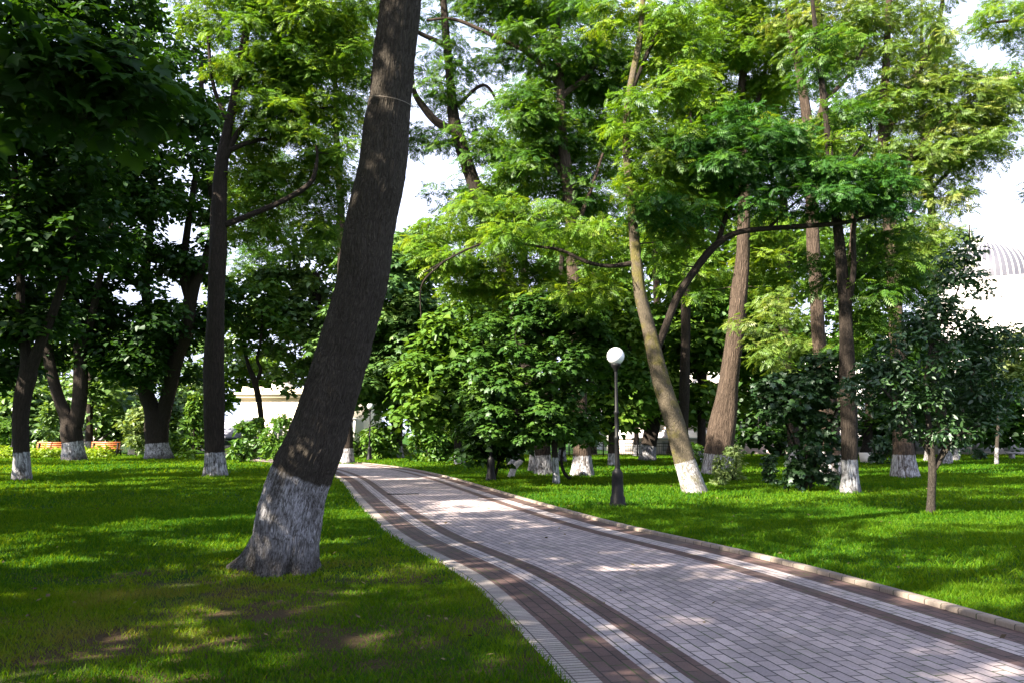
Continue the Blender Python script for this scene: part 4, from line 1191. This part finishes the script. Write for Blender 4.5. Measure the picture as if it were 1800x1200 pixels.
tree('dark_maple', 'dense dark maple filling the gap between the leaning pale trunk and the straight brown trunk', 'tree', 47.0,
     [[(1232, 804, 18), (1233, 760, 15), (1235, 680, 14), (1240, 560, 10)], [(1235, 680, 8), (1200, 600, 6)]],
     [(1240, 560, 90, 70, 0, 26), (1215, 660, 70, 70, 0, 20), (1330, 600, 60, 80, 1, 16), (1270, 480, 80, 50, 1, 14), (1340, 680, 40, 50, 1, 7)], 'broad', 'leaf_round', 0.42, 42, 1.3, 0.5, 'bark_dark', 0.85, GB, 45)
tree('dark_maple', 'dark maple with hanging foliage behind the round maple, left of the thick paired trunk', 'tree', 44.0,
     [[(808, 808, 18), (806, 780, 15), (805, 700, 13), (810, 600, 9)], [(806, 700, 7), (770, 620, 5)]],
     [(800, 640, 80, 90, 0, 34), (760, 690, 60, 60, 0, 16), (850, 720, 70, 50, 0, 16), (830, 570, 70, 50, 0, 14), (880, 590, 60, 60, 1, 10)], 'broad', 'leaf_round', 0.40, 48, 1.2, 0.5, 'bark_dark', 0.7, GB, 46)
tree('dark_maple', 'dark maple crown behind the round maple and the nearer street lamp', 'tree', 42.0,
     [[(1079, 826, 20), (1078, 800, 17), (1077, 740, 16), (1075, 640, 12), (1070, 560, 8)], [(1076, 680, 8), (1110, 600, 6)]],
     [(1075, 600, 70, 90, 0, 26), (1100, 700, 60, 50, 0, 14), (1040, 720, 60, 40, 0, 10), (1060, 520, 70, 50, 1, 12)], 'broad', 'leaf_round', 0.38, 52, 1.1, 0.5, 'bark_dark', 0.72, GB, 47)
tree('slim_tree', 'slim whitewashed trunk between the paired trunk and the straight locust', 'tree', 48.0,
     [[(988, 803, 15), (988, 780, 12), (990, 720, 11), (996, 640, 8), (1000, 560, 5)]], [(1000, 560, 60, 70, 0, 14), (985, 690, 50, 40, 1, 8)], 'broad', 'leaf_maple', 0.4, 45, 1.2, 0.5, 'bark_dark', 0.8, GB, 48)
tree('slim_tree', 'slim whitewashed trunk in front of the terrace, left of the leaning dark trunk', 'tree', D(801),
     [[(1119, 802, 11), (1119, 780, 9), (1118, 700, 8), (1116, 600, 6)]], [(1115, 620, 60, 70, 0, 14)], 'broad', 'leaf_round', 0.45, 36, 1.5, 0.5, 'bark_dark', 0.9, GB, 49)
tree('slim_tree', 'slim pale trunk before the terrace wall at the far right', 'tree', D(818),
     [[(1752, 819, 7), (1752, 790, 6), (1755, 740, 5), (1758, 680, 4)]], [(1765, 660, 40, 50, 0, 12), (1790, 620, 40, 40, 0, 8)], 'broad', 'leaf_pale', 0.34, 60, 0.9, 0.5, 'bark_grey', 1.0, GB, 50)
tree('slim_tree', 'crooked pale trunk before the terrace wall right of the small dark tree', 'tree', D(810),
     [[(1678, 812, 13), (1684, 790, 10), (1690, 760, 9), (1690, 700, 7), (1680, 630, 5)]], [(1690, 640, 60, 50, 0, 12), (1740, 700, 50, 30, 1, 7)], 'broad', 'leaf_maple', 0.4, 48, 1.1, 0.5, 'bark_grey', 0.9, GB, 51)
tree('slim_tree', 'short pale trunk just left of the small dark tree, before the terrace wall', 'tree', D(811),
     [[(1629, 812, 11), (1631, 790, 9), (1633, 740, 7), (1630, 660, 5)]], [(1620, 640, 60, 60, 0, 12)], 'broad', 'leaf_maple', 0.4, 48, 1.1, 0.5, 'bark_grey', 0.9, GB, 52)
tree('slim_tree', 'dark trunk with a whitewashed foot behind the orange benches', 'tree', 63.0,
     [[(157, 800, 14), (157, 775, 12), (158, 700, 11), (160, 600, 8)], [(160, 785, 5), (180, 770, 4), (196, 758, 3)]], [(160, 610, 70, 60, 0, 14), (195, 700, 50, 40, 1, 9)], 'broad', 'leaf_far', 0.55, 24, 1.4, 0.5, 'bark_dark', 1.15, GB, 53)
tree('slim_tree', 'thin curved dark stem growing low between the round maple and the straight locust', 'sapling', D(843),
     [[(1010, 845, 7), (993, 832, 6), (987, 810, 5), (990, 785, 4), (1000, 765, 3)]], [(1000, 760, 25, 20, 0, 5), (1040, 770, 25, 20, 0, 5)], 'broad', 'leaf_round', 0.28, 90, 0.5, 0.5, 'bark_dark', None, None, 54)
tree('multi_stem_shrub', 'dark shrub with several thin bent stems behind the path lamp lost in the maple', 'bush', D(842),
     [[(866, 842, 7), (856, 812, 5), (843, 785, 4), (830, 760, 3)], [(868, 842, 6), (880, 800, 4), (890, 770, 3)], [(864, 842, 6), (868, 800, 4), (862, 750, 3)]],
     [(850, 760, 50, 40, 0, 18), (900, 770, 40, 30, 0, 12), (880, 800, 30, 25, 0, 6), (835, 800, 25, 15, 0, 4)], 'broad', 'leaf_maple', 0.24, 150, 0.5, 0.6, 'bark_dark', None, None, 55)

GF = 'trees closing the far view'
far = [('far_tree', 'grey green round crowned tree far behind the bend of the path', 90, 735, 800, [(735, 440, 60, 60, 0, 26), (735, 560, 80, 90, 0, 30), (700, 660, 80, 60, 0, 14)], 'leaf_far'),
       ('far_tree', 'sunny yellow green tree behind the cream house', 92, 455, 800, [(460, 660, 60, 36, 0, 24), (400, 690, 40, 30, 0, 10)], 'leaf_locust'),
       ('far_tree', 'pale green tree seen under the crown of the second trunk from the left', 84, 205, 800, [(205, 690, 60, 55, 0, 24)], 'leaf_pale'),
       ('far_tree', 'light green tree at the left edge behind the left globe lamp', 86, 20, 800, [(20, 690, 70, 60, 0, 26), (-70, 600, 80, 90, 0, 22)], 'leaf_far'),
       ('far_tree', 'green tree between the second and third trunks from the left, far back', 96, 120, 800, [(110, 620, 90, 80, 0, 36), (250, 620, 70, 70, 0, 22)], 'leaf_far'),
       ('far_tree', 'green tree standing between the third trunk and the straight locust, far back', 88, 330, 800, [(335, 640, 50, 90, 0, 26), (410, 560, 50, 80, 0, 20)], 'leaf_far'),
       ('far_tree', 'low leafy tree before the white pavilion left of the second trunk', 68, 55, 799, [(60, 735, 60, 50, 0, 26), (10, 740, 40, 50, 0, 12)], 'leaf_far'),
       ('far_tree', 'low leafy tree before the white pavilion right of the second trunk', 70, 200, 799, [(205, 730, 40, 45, 0, 20), (160, 690, 40, 40, 0, 10)], 'leaf_far'),
       ('far_tree', 'low bright tree before the white pavilion right of the third trunk', 69, 325, 799, [(325, 740, 34, 55, 0, 22)], 'leaf_far'),
       ('far_tree', 'dark tree hiding the wall of the white building right of the dark twisted trunk', 62, 1600, 798, [(1600, 700, 60, 50, 0, 18), (1700, 700, 60, 45, 0, 16), (1780, 700, 40, 60, 0, 12), (1540, 730, 40, 40, 0, 8), (1660, 750, 50, 25, 0, 9), (1760, 760, 50, 20, 0, 8)], 'leaf_maple'),
       ('far_tree', 'dark tree hiding the wall of the white building right of the thick brown trunk', 60, 1400, 798, [(1400, 640, 60, 70, 0, 18), (1450, 720, 40, 50, 0, 9), (1330, 690, 30, 50, 0, 8), (1340, 760, 30, 20, 0, 4), (1420, 760, 50, 20, 0, 6)], 'leaf_maple'),
       ('far_tree', 'far tree whose crown fills the view behind the paired trunk', 82, 860, 800, [(850, 620, 100, 120, 0, 34), (930, 700, 70, 60, 0, 14), (800, 740, 60, 40, 0, 10)], 'leaf_chestnut'),
       ('far_tree', 'far tree with a tall crown behind the straight locust and the street lamp', 64, 1040, 797, [(1040, 480, 90, 110, 0, 34), (1080, 640, 70, 90, 0, 18)], 'leaf_chestnut'),
       ('far_tree', 'far tree behind the leaning pale trunk in front of the white building', 63, 1180, 797, [(1190, 420, 100, 110, 0, 34), (1280, 560, 70, 70, 0, 16), (1200, 600, 70, 60, 0, 14)], 'leaf_round'),
       ('far_tree', 'far tree between the twin stemmed locust and the thick brown trunk', 62, 1370, 798, [(1370, 450, 90, 100, 0, 30), (1350, 600, 50, 50, 0, 9)], 'leaf_round'),
       ('far_tree', 'far tree before the white building behind the dark twisted trunk', 61, 1520, 798, [(1540, 470, 80, 90, 0, 24), (1560, 620, 60, 60, 0, 14), (1480, 580, 50, 60, 0, 8)], 'leaf_round')]
for i, (nm, lab, d_, px, py, bl, mt) in enumerate(far):
    cy_, cx_ = bl[0][1], bl[0][0]
    tree(nm, lab, 'tree', d_, [[(px, py - (0 if d_ < 70 else 0), 18 * 60 / d_), ((px * 2 + cx_) / 3, py - 40, 15 * 60 / d_), ((px + cx_) / 2, (py + cy_) / 2, 12 * 60 / d_), (cx_, cy_, 5)]], bl, 'broad', mt, 0.50, 36, 1.6, 0.55, 'bark_dark', None, GF, 60 + i)

GK = 'locusts of the back row'
for i, (lab, d_, x0, x1, x2, bl) in enumerate([
        ('back row locust between the large leaning trunk and the straight dark trunk', 46.0, 610, 600, 590, [(560, 150, 90, 140, 0, 26), (500, 330, 80, 80, 0, 16), (620, 60, 80, 80, 0, 12), (430, 420, 60, 60, 0, 8)]),
        ('back row locust filling the top between the pale leaning trunk and the brown trunk', 44.0, 1200, 1205, 1195, [(1180, 100, 90, 110, 0, 28), (1150, 280, 70, 100, 0, 18), (1240, 260, 70, 110, 0, 18), (1070, 200, 60, 80, 0, 10), (1110, 380, 60, 60, 0, 8)]),
        ('back row locust filling the top right of the thick brown trunk', 47.0, 1395, 1380, 1365, [(1360, 110, 80, 120, 0, 24), (1370, 300, 70, 90, 0, 16), (1480, 170, 70, 120, 0, 16), (1300, 380, 70, 70, 0, 10), (1460, 400, 80, 60, 0, 10)]),
        ('back row locust behind the thick whitewashed one, rightmost of its row', 45.0, 1660, 1640, 1620, [(1620, 150, 80, 120, 0, 16), (1560, 330, 80, 90, 0, 16), (1650, 420, 50, 60, 0, 8), (1700, 230, 60, 60, 0, 9), (1540, 60, 70, 70, 0, 9)]),
        ('back row locust just left of the tall straight locust behind the round maple', 43.0, 905, 920, 930, [(910, 300, 70, 70, 0, 14), (960, 170, 80, 90, 0, 16), (1030, 300, 70, 90, 0, 14), (940, 20, 90, 50, 0, 10)])]):
    tree('locust', lab, 'tree', d_, [[(x0, 812, 22), (x0, 770, 19), (x1, 600, 17), (x1, 400, 14), (x2, 200, 10), (x2, 60, 6), (x2, -40, 3)]], bl, 'spray', ['leaf_locust_deep', 'leaf_locust', 'leaf_locust_deep', 'leaf_locust_pale', 'leaf_locust_deep'][i], 0.40, 62, 1.0, 0.42, 'bark_dark', 0.9, GK, 80 + i)

# ------------------------------------------------------------------ shrubs and beds
GS = 'shrubs of the lawns'
for i, a in enumerate([
        ('bush', 'dark cone shaped shrub between the third trunk and the straight locust', 340, 808, 118, 52, 'leaf_round', 'oval', 0.34, 40, 60, True),
        ('bush', 'rounded dark green bush left of the leaning trunk', 424, 812, 72, 44, 'leaf_bush', 'oval', 0.34, 26, 60, False),
        ('bush', 'bright green upright bush in front of the cream house', 448, 806, 74, 40, 'leaf_bush', 'oval', 0.34, 24, 60, False),
        ('bush', 'broad leafy bush touching the left side of the leaning trunk', 490, 808, 78, 64, 'leaf_bush', 'oval', 0.34, 30, 60, False),
        ('bush', 'pale flowering bush in front of the orange bench end', 240, 802, 88, 58, 'leaf_pale', 'oval', 0.40, 34, 50, False),
        ('bush', 'large round dark bush just right of the far street lamp', 668, 806, 66, 60, 'leaf_round', 'oval', 0.36, 34, 60, False),
        ('bush', 'small dark bush just right of the leaning trunk', 607, 806, 55, 34, 'leaf_round', 'oval', 0.34, 18, 60, False),
        ('bush', 'pale green bush left of the far street lamp', 628, 801, 42, 34, 'leaf_pale', 'oval', 0.34, 16, 60, False),
        ('bush', 'pale sunny bush between the far street lamp and the chestnut', 706, 803, 45, 40, 'leaf_pale', 'oval', 0.34, 16, 60, False),
        ('bush', 'wide feathery bush right of the bend of the path', 748, 811, 74, 74, 'leaf_bush', 'oval', 0.34, 36, 60, False),
        ('bush', 'dark leafy bush behind the wide feathery bush', 785, 809, 95, 66, 'leaf_round', 'oval', 0.36, 34, 60, False),
        ('bush', 'pale wispy shrub in front of the thick brown trunk', 1291, 845, 66, 40, 'leaf_pale', 'oval', 0.15, 34, 110, False),
        ('bush', 'thin pale shrub leaning beside the wispy one at the brown trunk', 1266, 852, 52, 18, 'leaf_pale', 'oval', 0.14, 16, 110, False),
        ('bush', 'light green bush behind the foot of the leaning pale trunk', 1222, 832, 58, 34, 'leaf_bush', 'oval', 0.18, 26, 90, False),
        ('bush', 'narrow dark shrub standing alone on the grass left of the bushy young maple', 1353, 850, 52, 18, 'leaf_glossy', 'oval', 0.16, 18, 110, False),
        ('bush', 'dark shrub behind the leaning board', 1550, 816, 50, 44, 'leaf_glossy', 'oval', 0.3, 22, 70, False),
        ('bush', 'leafy bush at the far left edge under the globe lamp', 15, 801, 60, 60, 'leaf_bush', 'oval', 0.36, 24, 55, False),
        ('bush', 'grey green conifer like bush behind the yellow green bed', 82, 801, 95, 56, 'leaf_far', 'oval', 0.36, 34, 55, True),
        ('bush', 'low bush beneath the third trunk from the left, behind it', 300, 803, 40, 50, 'leaf_bush', 'oval', 0.34, 16, 60, False),
        ('bush', 'low dark bush before the terrace wall at the right', 1720, 808, 16, 50, 'leaf_glossy', 'oval', 0.25, 14, 70, False)]):
    nm, lab, px, py, h_, w_, mt, lf_, sz, n_, per_, cone = a
    bush(nm, lab, px, py, h_, w_, mt, lf_, sz, n_, per_, GS, 100 + i, cone=cone)
# yellow green bed
rng = np.random.default_rng(301)
dB = 57.0
xa, xb = at(-60, 790, dB)[0], at(188, 790, dB)[0]
bed = empty('flower_bed', ((xa + xb) / 2, dB, 0), 'long low bed of yellow green plants in front of the orange benches', 'flower bed')
cl = [(np.array([rng.uniform(-(xb - xa) / 2, (xb - xa) / 2), rng.uniform(-1.2, 1.0), rng.uniform(0.10, 0.52)]), rng.uniform(0.28, 0.5)) for _ in range(150)]
make_crown('foliage', bed, cl, 'oval', 0.26, 170, M['leaf_yellow'], rng, 0.9, 0.7)

# ------------------------------------------------------------------ trees beside and behind the photographer that shade the scene
sh = tree('shade_tree', 'overhanging maple whose lowest leaves hang into the upper left corner', 'tree', 30.0,
          [[(900, D and 840, 30), (902, 700, 26), (898, 560, 24), (904, 400, 18), (900, 250, 12), (896, 120, 6)], [(900, 560, 14), (980, 440, 11), (1040, 330, 7)], [(900, 600, 14), (810, 470, 11), (760, 350, 7)]],
          [(900, 330, 210, 170, 0, 74), (900, 560, 200, 60, 0, 34), (900, 170, 130, 80, 0, 12), (1088, 562, 46, 22, 1, 18)], 'lobed', 'leaf_maple', 0.25, 80, 0.66, 0.45, 'bark_dark', None, 'maples shading the lawn from outside the view', 90, depth=1.0, tilt=0.35)
for i, (x, y, rz, s_, lab) in enumerate([
        (-8.3, 7.6, 0.0, 0.90, None),
        (-17.0, 12.0, 1.3, 1.1, 'shade maple outside the view on the left lawn, level with the leaning trunk'),
        (-27.0, 25.0, 2.3, 1.25, 'shade maple outside the view left of the leftmost trunk'),
        (-15.0, -4.5, 3.1, 1.15, 'shade maple outside the view left of the photographer'),
        (-39.0, 38.0, 4.4, 1.3, 'shade maple outside the view beyond the left end of the yellow bed'),
        (-6.5, -9.0, 5.2, 1.1, 'shade maple outside the view well behind the photographer'),
        (-20.5, 19.5, 2.0, 1.45, 'tall shade maple outside the view, reaching over the left lawn before the leftmost trunk'),
        (-6.6, 0.6, 2.6, 1.1, 'shade maple outside the view just left of the photographer, level with the path edge'),
        (-6.5, -3.5, 4.0, 0.9, 'shade maple outside the view close behind the photographer'),
        (-21.5, 12.5, 5.6, 1.3, 'shade maple outside the view between the other shade maples left of the near lawn'),
        (-14.0, 3.5, 1.9, 1.0, 'shade maple outside the view just behind the overhanging maple'),
        (-25.0, 5.0, 0.9, 1.2, 'shade maple outside the view at the far left of the near lawn')]):
    o = sh if i == 0 else copy_tree(sh)
    o.location = (x, y, 0)
    o.rotation_euler = (0, 0, rz)
    o.scale = (s_, s_, s_)
    if lab:
        o['label'] = lab

# taller uncut grass round the feet of the trunks
rng = np.random.default_rng(9)
T0, T1, TT = [], [], []
for (x, y, r) in FEET:
    k = int(240 * min(1.0, 18.0 / y) + 60)
    a = rng.uniform(0, 6.28, k)
    q = r * (1.22 + 0.65 * rng.random(k) ** 1.6)
    c = np.stack([x + np.cos(a) * q, y + np.sin(a) * q, np.full(k, -0.004)], 1)
    h = rng.uniform(0.05, 0.15, k) * (0.7 + 0.5 * vnoise(a * 2 + x, a * 0 + y, 6))
    w = 0.004 + 0.0011 * y
    b = rng.uniform(0, 6.28, k)
    s_ = np.stack([np.cos(b), np.sin(b), np.zeros(k)], 1) * w * 0.5
    l_ = np.stack([np.cos(b * 3) * h * 0.5, np.sin(b * 3) * h * 0.5, h], 1)
    T0.append(np.stack([c - s_, c + s_, c + l_ * 0.6 + s_ * 0.8, c + l_, c + l_ * 0.6 - s_ * 0.8], 1).reshape(-1, 3))
    TT.append(np.repeat(np.clip(rng.normal(0.25, 0.2, k), 0, 1), 5))
v = np.concatenate(T0)
tag(np_mesh('grass', v, np.arange(len(v)).reshape(-1, 5), M['grass'], attrs={'tint': ('FLOAT', 'POINT', np.concatenate(TT))}), 'taller uncut grass round the feet of the trunks', None, None, 'stuff')
